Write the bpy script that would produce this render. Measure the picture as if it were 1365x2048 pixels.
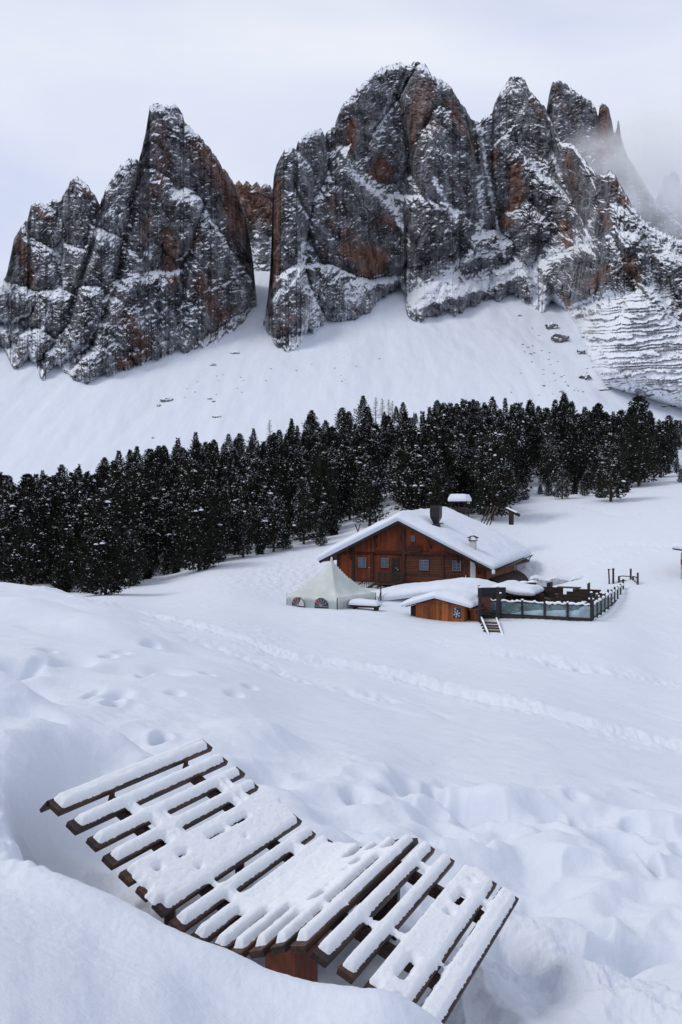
import bpy, bmesh, math, random, time
import numpy as np
from mathutils import Vector, Matrix, noise as mnoise

T0 = time.time()
scene = bpy.context.scene
for _o in list(bpy.data.objects):
    bpy.data.objects.remove(_o)

# ------------------------------------------------------------------ camera
FPX, CXP, CYP = 1593.0, 682.5, 1024.0
cam_data = bpy.data.cameras.new('camera')
cam_data.sensor_fit = 'VERTICAL'
cam_data.sensor_height = 36.0
cam_data.lens = 36.0 * FPX / 2048.0
cam_data.clip_start = 0.1
cam_data.clip_end = 12000
cam = bpy.data.objects.new('camera', cam_data)
scene.collection.objects.link(cam)
cam.location = (0, 0, 0)
cam.rotation_euler = (math.radians(90), 0, 0)
scene.camera = cam

# ------------------------------------------------------------------ world: pale overcast sky
world = bpy.data.worlds.new('World')
scene.world = world
world.use_nodes = True
nt = world.node_tree
nt.nodes.clear()
def wn(t, **k):
    n = nt.nodes.new(t)
    for a, b in k.items():
        setattr(n, a, b)
    return n
SUN_EL, SUN_AZ = math.radians(50), math.radians(-98)
w_out = wn('ShaderNodeOutputWorld'); w_bg = wn('ShaderNodeBackground')
w_sky = wn('ShaderNodeTexSky', sky_type='NISHITA', sun_disc=False)
w_sky.sun_elevation = SUN_EL; w_sky.sun_rotation = SUN_AZ
w_tc = wn('ShaderNodeTexCoord'); w_map = wn('ShaderNodeMapping')
w_map.inputs['Scale'].default_value = (1.2, 1.2, 3.4)
w_n1 = wn('ShaderNodeTexNoise'); w_n1.inputs['Scale'].default_value = 1.7
w_n1.inputs['Detail'].default_value = 5; w_n1.inputs['Roughness'].default_value = .48
w_n1.inputs['Distortion'].default_value = .35
w_ramp = wn('ShaderNodeValToRGB')
w_ramp.color_ramp.elements[0].position = .36; w_ramp.color_ramp.elements[0].color = (6.2, 6.8, 8.6, 1)
w_ramp.color_ramp.elements[1].position = .66; w_ramp.color_ramp.elements[1].color = (8.1, 8.4, 9.25, 1)
w_mix = wn('ShaderNodeMixRGB'); w_mix.inputs[0].default_value = .95
L = nt.links.new
L(w_tc.outputs['Generated'], w_map.inputs[0]); L(w_map.outputs[0], w_n1.inputs['Vector'])
L(w_n1.outputs['Fac'], w_ramp.inputs[0]); L(w_sky.outputs[0], w_mix.inputs[1]); L(w_ramp.outputs[0], w_mix.inputs[2])
w_sx = wn('ShaderNodeSeparateXYZ'); L(w_tc.outputs['Generated'], w_sx.inputs[0])
w_zr = wn('ShaderNodeMapRange'); w_zr.inputs[1].default_value = .5; w_zr.inputs[2].default_value = .95; w_zr.inputs[3].default_value = 1; w_zr.inputs[4].default_value = .6
L(w_sx.outputs[2], w_zr.inputs[0])
w_mul = wn('ShaderNodeVectorMath', operation='SCALE'); L(w_mix.outputs[0], w_mul.inputs[0]); L(w_zr.outputs[0], w_mul.inputs['Scale'])
L(w_mul.outputs[0], w_bg.inputs[0]); w_bg.inputs[1].default_value = .1
L(w_bg.outputs[0], w_out.inputs[0])

# ------------------------------------------------------------------ weak sun behind the overcast
sd = bpy.data.lights.new('sun', 'SUN'); sd.energy = 1.25; sd.angle = math.radians(20); sd.color = (1, .96, .9)
sun = bpy.data.objects.new('sun', sd); scene.collection.objects.link(sun)
sdir = Vector((math.sin(SUN_AZ) * math.cos(SUN_EL), math.cos(SUN_AZ) * math.cos(SUN_EL), math.sin(SUN_EL)))
sun.rotation_euler = sdir.to_track_quat('Z', 'Y').to_euler(); sun.location = (0, 0, 60)

scene.view_settings.view_transform = 'Standard'
scene.view_settings.look = 'None'
scene.view_settings.exposure = .1
scene.view_settings.gamma = 1
scene.cycles.max_bounces = 12
scene.cycles.diffuse_bounces = 3
scene.cycles.volume_bounces = 10
scene.cycles.volume_step_rate = 2.0
scene.cycles.volume_max_steps = 64

# ------------------------------------------------------------------ helpers
def link(o):
    scene.collection.objects.link(o); return o

def mesh_np(name, V, F, mat=None, smooth=True, attrs=None, colors=None):
    """V (n,3), F (m,4) or (m,3) int arrays -> mesh"""
    me = bpy.data.meshes.new(name)
    V = np.ascontiguousarray(V, dtype=np.float32); F = np.ascontiguousarray(F, dtype=np.int32)
    k = F.shape[1]
    me.vertices.add(len(V)); me.vertices.foreach_set('co', V.ravel())
    me.loops.add(F.size); me.loops.foreach_set('vertex_index', F.ravel())
    me.polygons.add(len(F))
    me.polygons.foreach_set('loop_start', np.arange(len(F), dtype=np.int32) * k)
    me.polygons.foreach_set('loop_total', np.full(len(F), k, dtype=np.int32))
    me.polygons.foreach_set('use_smooth', np.full(len(F), smooth, dtype=bool))
    me.update(calc_edges=True)
    for an, av in (attrs or {}).items():
        a = me.attributes.new(an, 'FLOAT', 'POINT'); a.data.foreach_set('value', np.asarray(av, dtype=np.float32).ravel())
    if mat: me.materials.append(mat)
    return me

def grid_faces(r, c, keep=None):
    i = np.arange((r - 1) * (c - 1)); y = i // (c - 1); x = i % (c - 1); a = y * c + x
    F = np.stack([a, a + 1, a + c + 1, a + c], 1)
    return F if keep is None else F[keep.ravel()]

def tag(o, label=None, cat=None, group=None, kind=None):
    if label: o['label'] = label
    if cat: o['category'] = cat
    if group: o['group'] = group
    if kind: o['kind'] = kind
    return o

def empty(name, loc=(0, 0, 0)):
    o = bpy.data.objects.new(name, None); o.location = loc; o.empty_display_size = .2
    return link(o)

def put(name, me, parent=None):
    """mesh already in world coordinates, parented to an empty without moving it"""
    o = bpy.data.objects.new(name, me); link(o)
    if parent is not None:
        o.parent = parent
        p = Vector((0, 0, 0)); q = parent
        while q is not None:
            p = p + Vector(q.location); q = q.parent
        o.location = (0, 0, 0)
        me.transform(Matrix.Translation(-p))
    return o

class MB:
    """collects simple solids into one mesh (world coordinates)"""
    def __init__(s): s.v = []; s.f = []
    def solid(s, pts, faces):
        b = len(s.v); s.v += [tuple(p) for p in pts]; s.f += [tuple(i + b for i in f) for f in faces]
    def obox(s, c, ax, ay, az):
        """centre and three half-axis vectors"""
        c = Vector(c); ax = Vector(ax); ay = Vector(ay); az = Vector(az)
        if ax.cross(ay).dot(az) < 0: ax = -ax
        P = [c + sx * ax + sy * ay + sz * az for sz in (-1, 1) for sy in (-1, 1) for sx in (-1, 1)]
        s.solid(P, [(0, 2, 3, 1), (4, 5, 7, 6), (0, 1, 5, 4), (2, 6, 7, 3), (0, 4, 6, 2), (1, 3, 7, 5)])
    def bar(s, p, q, w, h=None, up=(0, 0, 1)):
        """square bar between points"""
        h = h or w; p = Vector(p); q = Vector(q); d = q - p; n = d.normalized()
        upv = Vector(up)
        if abs(n.dot(upv)) > .95: upv = Vector((1, 0, 0))
        sd_ = n.cross(upv).normalized(); u2 = sd_.cross(n)
        s.obox((p + q) / 2, d / 2, sd_ * w / 2, u2 * h / 2)
    def tube(s, pts, r, n=8, caps=True):
        pts = [Vector(p) for p in pts]; rs = r if isinstance(r, (list, tuple)) else [r] * len(pts)
        b = len(s.v)
        for i, p in enumerate(pts):
            d = (pts[min(i + 1, len(pts) - 1)] - pts[max(i - 1, 0)]).normalized()
            a = d.cross(Vector((0, 0, 1)))
            if a.length < .1: a = Vector((1, 0, 0))
            a.normalize(); c = d.cross(a).normalized()
            for k in range(n):
                t = 2 * math.pi * k / n
                s.v.append(tuple(p + (a * math.cos(t) + c * math.sin(t)) * rs[i]))
        for i in range(len(pts) - 1):
            for k in range(n):
                s.f.append((b + i * n + k, b + i * n + (k + 1) % n, b + (i + 1) * n + (k + 1) % n, b + (i + 1) * n + k))
        if caps:
            s.f.append(tuple(b + k for k in range(n))[::-1]); s.f.append(tuple(b + (len(pts) - 1) * n + k for k in range(n)))
    def prism(s, poly, d):
        """closed polygon of 3-D points swept by vector d"""
        poly = [Vector(p) for p in poly]; d = Vector(d); n = len(poly)
        s.solid(poly + [p + d for p in poly], [tuple(range(n))[::-1], tuple(range(n, 2 * n))] + [(i, (i + 1) % n, n + (i + 1) % n, n + i) for i in range(n)])
    def mesh(s, name, mat, bevel=0, smooth=False):
        me = bpy.data.meshes.new(name); me.from_pydata(s.v, [], s.f)
        bm = bmesh.new(); bm.from_mesh(me)
        bmesh.ops.recalc_face_normals(bm, faces=bm.faces)
        if bevel:
            bmesh.ops.bevel(bm, geom=[e for e in bm.edges], offset=bevel, segments=1, affect='EDGES')
        bm.to_mesh(me); bm.free()
        if smooth: me.polygons.foreach_set('use_smooth', [True] * len(me.polygons))
        if mat: me.materials.append(mat)
        me.update(); return me
    def build(s, name, mat, parent=None, bevel=0, smooth=False):
        return put(name, s.mesh(name, mat, bevel, smooth), parent)

# numpy gradient noise
_rng = np.random.RandomState(7)
_perm = np.concatenate([_rng.permutation(1024)] * 2)
_g2 = _rng.uniform(0, 2 * np.pi, 1024); _gx = np.cos(_g2); _gy = np.sin(_g2)
def perlin(x, y, seed=0):
    x = np.asarray(x, float) + seed * 37.17; y = np.asarray(y, float) + seed * 91.73
    xi = np.floor(x).astype(int); yi = np.floor(y).astype(int); xf = x - xi; yf = y - yi
    u = xf * xf * xf * (xf * (xf * 6 - 15) + 10); v = yf * yf * yf * (yf * (yf * 6 - 15) + 10)
    def g(a, b, fx, fy):
        h = _perm[(_perm[a & 1023] + b) & 1023]
        return _gx[h] * fx + _gy[h] * fy
    n00 = g(xi, yi, xf, yf); n10 = g(xi + 1, yi, xf - 1, yf); n01 = g(xi, yi + 1, xf, yf - 1); n11 = g(xi + 1, yi + 1, xf - 1, yf - 1)
    a = n00 + u * (n10 - n00); b = n01 + u * (n11 - n01)
    return (a + v * (b - a)) * 1.5
def fbm(x, y, oct=4, lac=2.03, gain=.5, seed=0):
    s = 0; a = 1; t = 0
    for i in range(oct):
        s = s + a * perlin(x, y, seed + i * 3); t += a; a *= gain; x = x * lac; y = y * lac
    return s / t
def ridged(x, y, oct=4, lac=2.1, gain=.5, seed=0):
    s = 0; a = 1; t = 0
    for i in range(oct):
        s = s + a * (1 - np.abs(perlin(x, y, seed + i * 3)) * 2); t += a; a *= gain; x = x * lac; y = y * lac
    return s / t
def sstep(a, b, x):
    t = np.clip((x - a) / (b - a), 0, 1); return t * t * (3 - 2 * t)
def pchip(xs, ys, x):
    """monotone cubic through (xs, ys); ys may be (n,) or (n,m)"""
    xs = np.asarray(xs, float); ys = np.asarray(ys, float)
    h = np.diff(xs); h2 = h if ys.ndim == 1 else h[:, None]
    d = np.diff(ys, axis=0) / h2
    m = np.zeros_like(ys); m[0] = d[0]; m[-1] = d[-1]
    if len(xs) > 2:
        w1 = 2 * h[1:] + h[:-1]; w2 = h[1:] + 2 * h[:-1]
        if ys.ndim > 1: w1 = w1[:, None]; w2 = w2[:, None]
        ok = d[:-1] * d[1:] > 0
        with np.errstate(divide='ignore', invalid='ignore'):
            hm = (w1 + w2) / (w1 / np.where(d[:-1] == 0, 1e-9, d[:-1]) + w2 / np.where(d[1:] == 0, 1e-9, d[1:]))
        m[1:-1] = np.where(ok, hm, 0)
    x = np.clip(np.asarray(x, float), xs[0], xs[-1])
    i = np.clip(np.searchsorted(xs, x) - 1, 0, len(xs) - 2); t = (x - xs[i]) / h[i]
    if ys.ndim > 1: t = t[:, None]; hi = h[i][:, None]
    else: hi = h[i]
    return ((1 + 2 * t) * (1 - t) ** 2) * ys[i] + (t * (1 - t) ** 2) * hi * m[i] + (t * t * (3 - 2 * t)) * ys[i + 1] + (t * t * (t - 1)) * hi * m[i + 1]
def pline_dist(px, py, pts):
    """distance to a 2-D polyline, the side sign and the arc fraction"""
    best = np.full(np.shape(px), 1e9); side = np.zeros(np.shape(px)); frac = np.zeros(np.shape(px))
    n = len(pts) - 1
    for i in range(n):
        ax, ay = pts[i][:2]; bx, by = pts[i + 1][:2]; dx, dy = bx - ax, by - ay; l2 = dx * dx + dy * dy + 1e-9
        t = np.clip(((px - ax) * dx + (py - ay) * dy) / l2, 0, 1)
        qx = px - ax - t * dx; qy = py - ay - t * dy; d = np.hypot(qx, qy)
        m = d < best; best = np.where(m, d, best); side = np.where(m, np.sign(dx * (py - ay) - dy * (px - ax)), side); frac = np.where(m, (i + t) / n, frac)
    return best, side, frac

# ------------------------------------------------------------------ materials
MATS = {}
def newmat(name):
    m = bpy.data.materials.new(name); m.use_nodes = True; MATS[name] = m
    return m, m.node_tree, m.node_tree.nodes['Principled BSDF']
def nd(t, typ, **k):
    n = t.nodes.new(typ)
    for a, b in k.items():
        if a in ('ins',):
            for q, w in b.items(): n.inputs[q].default_value = w
        else: setattr(n, a, b)
    return n
def col(c): return (c[0], c[1], c[2], 1)

def simple(name, c, rough=.7, var=.25, scale=6, stretch=(1, 1, 1), bump=.2, metal=0, spec=.3, bdist=.02):
    m, t, b = newmat(name)
    tc = nd(t, 'ShaderNodeTexCoord'); mp = nd(t, 'ShaderNodeMapping'); mp.inputs['Scale'].default_value = stretch
    n = nd(t, 'ShaderNodeTexNoise', ins={'Scale': scale, 'Detail': 6, 'Roughness': .6})
    r = nd(t, 'ShaderNodeValToRGB')
    r.color_ramp.elements[0].position = .3; r.color_ramp.elements[1].position = .7
    r.color_ramp.elements[0].color = col([x * (1 - var) for x in c]); r.color_ramp.elements[1].color = col([min(1, x * (1 + var)) for x in c])
    t.links.new(tc.outputs['Object'], mp.inputs[0]); t.links.new(mp.outputs[0], n.inputs['Vector']); t.links.new(n.outputs['Fac'], r.inputs[0])
    t.links.new(r.outputs[0], b.inputs['Base Color'])
    b.inputs['Roughness'].default_value = rough; b.inputs['Metallic'].default_value = metal; b.inputs['Specular IOR Level'].default_value = spec
    if bump:
        bp = nd(t, 'ShaderNodeBump', ins={'Strength': bump, 'Distance': bdist}); t.links.new(n.outputs['Fac'], bp.inputs['Height']); t.links.new(bp.outputs[0], b.inputs['Normal'])
    return m

def snow_mat(name, sss=0.0, grain=60, bump=.25, dist=.01, c=(.70, .745, .83)):
    m, t, b = newmat(name)
    tc = nd(t, 'ShaderNodeTexCoord')
    n1 = nd(t, 'ShaderNodeTexNoise', ins={'Scale': grain, 'Detail': 5, 'Roughness': .65}); n2 = nd(t, 'ShaderNodeTexNoise', ins={'Scale': grain * .12, 'Detail': 3})
    t.links.new(tc.outputs['Object'], n1.inputs['Vector']); t.links.new(tc.outputs['Object'], n2.inputs['Vector'])
    r = nd(t, 'ShaderNodeValToRGB'); r.color_ramp.elements[0].position = .3; r.color_ramp.elements[1].position = .7
    r.color_ramp.elements[0].color = col([x * .965 for x in c]); r.color_ramp.elements[1].color = col(c)
    t.links.new(n2.outputs['Fac'], r.inputs[0]); t.links.new(r.outputs[0], b.inputs['Base Color'])
    n3 = nd(t, 'ShaderNodeTexNoise', ins={'Scale': grain * 9, 'Detail': 2, 'Roughness': .7}); t.links.new(tc.outputs['Object'], n3.inputs['Vector'])
    bp0 = nd(t, 'ShaderNodeBump', ins={'Strength': bump, 'Distance': dist * .16}); t.links.new(n3.outputs['Fac'], bp0.inputs['Height'])
    bp = nd(t, 'ShaderNodeBump', ins={'Strength': bump, 'Distance': dist}); t.links.new(n1.outputs['Fac'], bp.inputs['Height']); t.links.new(bp0.outputs[0], bp.inputs['Normal']); t.links.new(bp.outputs[0], b.inputs['Normal'])
    b.inputs['Roughness'].default_value = .75; b.inputs['Specular IOR Level'].default_value = .25
    if sss:
        b.inputs['Subsurface Weight'].default_value = sss; b.inputs['Subsurface Radius'].default_value = (.25, .6, 1.0); b.inputs['Subsurface Scale'].default_value = .06
    return m

def wood_mat(name, c, dark, plank=.18, axis='X', rough=.65, gap=.06, streak=.8):
    """boards: plank lines across one object axis, grain along the other, weather streaks"""
    m, t, b = newmat(name); L = t.links.new
    tc = nd(t, 'ShaderNodeTexCoord'); sp = nd(t, 'ShaderNodeSeparateXYZ'); L(tc.outputs['Object'], sp.inputs[0])
    # coordinate across the boards
    div = nd(t, 'ShaderNodeMath', operation='DIVIDE', ins={1: plank})
    if axis == 'H':   # horizontal logs
        L(sp.outputs['Z'], div.inputs[0])
    else:
        # along the facade: x*cos - y*sin
        d = nd(t, 'ShaderNodeVectorMath', operation='DOT_PRODUCT'); d.inputs[1].default_value = (.906, -.4226, 0) if axis == 'X' else (.4226, .906, 0)
        L(tc.outputs['Object'], d.inputs[0]); L(d.outputs['Value'], div.inputs[0])
    fl = nd(t, 'ShaderNodeMath', operation='FLOOR'); L(div.outputs[0], fl.inputs[0])
    fr = nd(t, 'ShaderNodeMath', operation='FRACT'); L(div.outputs[0], fr.inputs[0])
    wn_ = nd(t, 'ShaderNodeTexWhiteNoise', noise_dimensions='1D'); L(fl.outputs[0], wn_.inputs['W'])
    mp = nd(t, 'ShaderNodeMapping'); mp.inputs['Scale'].default_value = (1.5, 1.5, 12) if axis == 'H' else (12, 12, 1.5)
    L(tc.outputs['Object'], mp.inputs[0])
    n = nd(t, 'ShaderNodeTexNoise', ins={'Scale': 2.2, 'Detail': 7, 'Roughness': .7}); L(mp.outputs[0], n.inputs['Vector'])
    n2 = nd(t, 'ShaderNodeTexNoise', ins={'Scale': .55, 'Detail': 4, 'Roughness': .6}); L(tc.outputs['Object'], n2.inputs['Vector'])
    add = nd(t, 'ShaderNodeMath', operation='MULTIPLY_ADD', ins={1: .35}); L(wn_.outputs['Value'], add.inputs[0]); L(n.outputs['Fac'], add.inputs[2])
    add2 = nd(t, 'ShaderNodeMath', operation='MULTIPLY_ADD', ins={1: streak}); L(n2.outputs['Fac'], add2.inputs[0]); L(add.outputs[0], add2.inputs[2])
    r = nd(t, 'ShaderNodeValToRGB'); r.color_ramp.elements[0].position = .78; r.color_ramp.elements[1].position = 1.25 if False else 1.0
    sc = nd(t, 'ShaderNodeMath', operation='MULTIPLY', ins={1: .83}); L(add2.outputs[0], sc.inputs[0])
    r.color_ramp.elements[0].position = .62; r.color_ramp.elements[0].color = col(dark); r.color_ramp.elements[1].position = .98; r.color_ramp.elements[1].color = col(c)
    L(sc.outputs[0], r.inputs[0])
    lt = nd(t, 'ShaderNodeMath', operation='LESS_THAN', ins={1: gap}); L(fr.outputs[0], lt.inputs[0])
    mx = nd(t, 'ShaderNodeMixRGB'); L(lt.outputs[0], mx.inputs[0]); L(r.outputs[0], mx.inputs[1]); mx.inputs[2].default_value = col([x * .35 for x in dark])
    L(mx.outputs[0], b.inputs['Base Color']); b.inputs['Roughness'].default_value = rough; b.inputs['Specular IOR Level'].default_value = .25
    inv = nd(t, 'ShaderNodeMath', operation='SUBTRACT', ins={0: 1.0}); L(lt.outputs[0], inv.inputs[1])
    bp = nd(t, 'ShaderNodeBump', ins={'Strength': .6, 'Distance': .02}); L(inv.outputs[0], bp.inputs['Height']); L(bp.outputs[0], b.inputs['Normal'])
    return m

M_SNOW = None
snow_ground = snow_mat('snow_ground', sss=0, grain=14, bump=.35, dist=.03)
snow_cap = snow_mat('snow_fresh', sss=.0, grain=110, bump=.45, dist=.010, c=(.84, .87, .92))
snow_roof = snow_mat('snow_roof', grain=9, bump=.2, dist=.05)
snow_tree = snow_mat('snow_tree', grain=20, bump=.1, dist=.03, c=(.80, .83, .90))
# ------------------------------------------------------------------ terrain
COLS = {
 -900: [(1.2,3300),(2,2300),(3,1900),(4.5,1650),(6,1500),(8,1380),(12,1280),(20,1180),(30,1120),(40,1120),(60,1150),(90,1130),(150,1095),(250,1060)],
 -350: [(1.2,3100),(2,2300),(3,1930),(4.5,1680),(6,1530),(8,1400),(12,1310),(20,1215),(30,1150),(36,1138),(45,1155),(60,1182),(80,1155),(110,1120),(150,1085),(200,1055),(250,1040)],
 0: [(1.2,3000),(2,2300),(3,1960),(4,1790),(5,1690),(6.3,1560),(8,1437),(8.8,1480),(9.8,1475),(11.5,1342),(12.4,1378),(13.2,1374),(14.4,1332),(20,1260),(28,1190),(34,1164),(40,1172),(50,1190),(62,1192),(78,1172),(100,1140),(140,1085),(200,1015),(250,1000)],
 70: [(1.2,3000),(2,2330),(3,1990),(4.0,1800),(4.4,1736),(4.8,1790),(5.4,1790),(6.0,1710),(6.6,1610),(8.2,1440),(9,1492),(10,1486),(11.6,1384),(12.4,1420),(13.2,1412),(14.2,1352),(20,1268),(28,1200),(34,1173),(40,1180),(50,1192),(62,1194),(78,1172),(100,1142),(140,1085),(200,1013),(250,993)],
 130: [(1.2,3000),(2,2380),(3,2010),(3.9,1830),(4.3,1757),(4.8,1850),(5.4,1850),(6.2,1760),(6.9,1650),(7.4,1570),(8.4,1449),(9.2,1500),(9.9,1492),(10.8,1432),(12,1412),(13,1400),(15,1360),(20,1282),(28,1215),(34,1183),(40,1190),(50,1196),(62,1196),(78,1172),(100,1143),(140,1085),(200,1008),(250,983)],
 220: [(1.2,3050),(2,2400),(3,2060),(3.8,1880),(4.25,1786),(4.8,1910),(5.6,1860),(6.4,1770),(7.2,1670),(7.8,1590),(8.7,1457),(9.5,1512),(10.2,1503),(11.2,1440),(12.5,1420),(14,1385),(20,1298),(28,1235),(34,1206),(40,1203),(50,1200),(62,1192),(78,1174),(100,1145),(140,1085),(200,995),(250,965)],
 310: [(1.2,3100),(2,2450),(3,2100),(3.7,1920),(4.15,1832),(4.8,1970),(5.6,1870),(6.5,1745),(7.5,1640),(8.6,1520),(9.4,1532),(10.2,1505),(11.2,1455),(12.5,1432),(14,1398),(20,1315),(28,1256),(34,1238),(40,1226),(50,1212),(62,1196),(78,1170),(90,1155),(100,1142),(140,1075),(200,980),(250,945)],
 450: [(1.2,3150),(2,2550),(3,2180),(3.6,2020),(4.0,1897),(4.6,2030),(5.5,1900),(6.5,1780),(7.5,1680),(9,1572),(10.5,1507),(12,1462),(14,1420),(20,1345),(28,1290),(34,1262),(40,1240),(50,1216),(62,1185),(78,1145),(90,1120),(100,1105),(140,1040),(200,960),(250,915)],
 600: [(1.2,3200),(2,2700),(3,2260),(3.5,2080),(3.9,1960),(4.5,2080),(5.2,1965),(6.5,1790),(8,1660),(9.5,1582),(12,1505),(16,1435),(22,1375),(28,1335),(31,1318),(34,1302),(42,1262),(50,1232),(56,1214),(62,1205),(72,1172),(82,1135),(92,1100),(110,1065),(140,1015),(200,930),(250,882)],
 750: [(1.2,3300),(2,2750),(3,2300),(3.4,2120),(3.8,1974),(4.3,2140),(5.2,2000),(6.5,1820),(8,1690),(9.5,1610),(12,1530),(16,1460),(22,1405),(28,1362),(32,1335),(36,1312),(44,1265),(50,1238),(56,1218),(62,1204),(70,1180),(80,1135),(90,1085),(105,1040),(140,970),(200,895),(250,845)],
 900: [(1.2,3400),(2,2850),(3,2400),(3.5,2180),(3.85,2052),(4.3,2200),(5,2090),(6,1935),(7,1835),(8.5,1720),(10,1650),(12,1580),(16,1495),(22,1430),(28,1385),(33,1350),(38,1320),(44,1278),(50,1252),(56,1226),(62,1206),(70,1182),(78,1142),(84,1095),(90,1062),(105,1020),(140,950),(200,880),(250,842)],
 1050: [(1.2,3600),(2,3100),(3,2620),(4,2320),(5,2090),(6,1945),(7,1850),(8.5,1740),(10,1665),(12,1590),(16,1505),(22,1440),(28,1395),(35,1350),(43,1285),(50,1247),(56,1219),(62,1197),(70,1178),(77,1152),(83,1102),(90,1055),(105,1010),(140,945),(200,880),(250,845)],
 1200: [(1.2,3700),(2,3150),(3,2650),(4,2350),(5,2100),(6,1960),(7,1870),(8.5,1760),(10,1685),(12,1610),(16,1530),(22,1470),(28,1425),(35,1365),(43,1292),(50,1243),(56,1219),(62,1195),(72,1130),(85,1060),(100,1010),(120,980),(150,945),(200,890),(250,852)],
 1365: [(1.2,3700),(2,3150),(3,2650),(4,2350),(5,2110),(6,1970),(7,1880),(8.5,1775),(10,1705),(12,1635),(16,1560),(22,1500),(28,1450),(35,1390),(42,1330),(50,1265),(58,1205),(66,1150),(80,1065),(100,1000),(130,955),(170,930),(220,905),(260,885)],
 1800: [(1.2,3700),(2,3150),(3,2600),(4,2300),(6,1950),(8.5,1750),(12,1610),(16,1530),(22,1460),(35,1360),(50,1250),(66,1140),(80,1060),(100,1000),(130,960),(170,930),(250,880)],
 2400: [(1.2,3700),(2,3150),(3,2600),(4,2300),(6,1950),(8.5,1750),(12,1610),(22,1440),(50,1200),(80,1060),(130,960),(250,860)],
}
YN, YF = 1.2, 250.0
lg = np.linspace(math.log(YN), math.log(YF), 520)
ckeys = sorted(COLS)
_tab = np.stack([pchip([math.log(a) for a, b in COLS[k]], [b for a, b in COLS[k]], lg) for k in ckeys])
PXG = np.arange(-900, 2401, 10.0)
TAB = pchip(ckeys, _tab, PXG)           # (px, logY) -> screen py
# soften the column steps
for _ in range(3):
    TAB[1:-1] = .25 * TAB[:-2] + .5 * TAB[1:-1] + .25 * TAB[2:]
def base_z(px, Y):
    px = np.clip(np.asarray(px, float), -899.9, 2399.9); Y = np.asarray(Y, float)
    a = (px + 900) / 10; i = a.astype(int); fa = a - i
    b = (np.log(np.clip(Y, YN, YF)) - lg[0]) / (lg[1] - lg[0]); j = np.clip(b.astype(int), 0, 518); fb = b - j
    py = (TAB[i, j] * (1 - fa) + TAB[i + 1, j] * fa) * (1 - fb) + (TAB[i, j + 1] * (1 - fa) + TAB[i + 1, j + 1] * fa) * fb
    z = (CYP - py) * np.clip(Y, YN, YF) / FPX
    zz = z + (Y - YF).clip(0) * .0
    # hidden meadow behind the wood, then the open scree slope
    plateau = zz * (1 - sstep(250, 700, Y)) + np.minimum(zz, 12) * sstep(250, 700, Y) - 6 * sstep(260, 420, Y)
    scree = .55 * (Y - 800)
    k = 25.0
    scree = np.minimum(scree, 330 + (Y - 1400) * .42) if False else scree
    m = np.maximum(plateau, scree) + k * .25 * np.clip(1 - np.abs(plateau - scree) / k, 0, 1) ** 2
    m = np.where(Y > 1780, m - (Y - 1780) * 1.3, m)
    return np.where(Y < YF, z, m)
def first_hit(px, py):
    Ys = np.exp(np.linspace(math.log(1.3), math.log(249), 1500))
    z = base_z(np.full(1500, float(px)), Ys); s = CYP - z * FPX / Ys
    k = np.argmax(s <= py)
    return (px - CXP) * Ys[k] / FPX, Ys[k], z[k]

# path of trodden snow, in world metres, taken from where it shows in the field
PATH_PX = [(150,1180,33),(205,1196,37),(250,1212,36.5),(300,1228,35.5),(360,1240,35),(420,1262,34),(500,1292,33),(570,1318,31),(650,1328,31.5),(720,1345,31),(800,1362,30.5),(880,1385,29),(960,1410,27.5),(1040,1425,26),(1170,1452,24.5),(1260,1475,24),(1365,1498,23),(1500,1530,22)]
PATH = [((a - CXP) * y / FPX, y) for a, b, y in PATH_PX]
def hit_list(L_): return [(first_hit(a, b)[0], first_hit(a, b)[1]) + tuple(r) for a, b, *r in L_]
# hollows and mounds: px, py, radius x (m), radius y (m), depth (m), positive = down
_rp = random.Random(12)
DENT = hit_list([(226,1415,.10,.22,.22),(322,1474,.09,.18,.20),(540,1552,.30,.40,.16),(600,1540,.5,.5,.05),(790,1592,.16,.35,.30),(830,1586,.26,.4,.22),(868,1590,.12,.3,.18),(925,1625,.30,.45,.26),
   (1000,1640,.3,.4,.14),(1245,1705,.28,.35,.24),(1180,1862,.12,.2,.20),(1085,1640,.7,.5,.10),(700,1640,.35,.35,.13),(640,1600,.3,.3,.08),(1040,1770,.5,.4,.08),(1290,1620,.6,.5,.10),
   (30,1335,.4,.6,.2),(250,1345,.5,.5,.10),(330,1350,.4,.5,.09),(150,1330,.3,.5,.14),(1220,1560,.5,.5,.08),(560,1480,.4,.4,-.05),(1110,1830,.4,.3,.1),(960,1720,.35,.4,-.14),
   (1020,1610,.5,.5,-.12),(1150,1610,.5,.5,-.1),(900,1570,.5,.4,-.06),(1150,1730,.6,.4,-.12),(1300,1660,.5,.4,-.12),(1330,1790,.4,.4,-.1),(1000,1860,.3,.3,-.05),(1210,1930,.25,.2,.1),(1320,1910,.4,.2,.14),
   (760,1660,.4,.3,-.08),(500,1470,.5,.8,-.1),(100,1230,2,1.5,-.2),(230,1270,1.5,1.2,-.2),(60,1200,1.2,1.5,.15),(360,1300,1.2,1.0,.1)] + [(_rp.uniform(700, 1350), _rp.uniform(1575, 1900), _rp.uniform(.06, .14), _rp.uniform(.10, .24), _rp.uniform(.05, .13)) for _ in range(26)] + [(_rp.uniform(20, 520), _rp.uniform(1290, 1400), _rp.uniform(.08, .2), _rp.uniform(.2, .5), _rp.uniform(.04, .10)) for _ in range(14)])
ROUGH = hit_list([(1010,1870),(1080,1930),(1150,1960),(1230,1990),(1330,2020),(1400,2040)])
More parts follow.
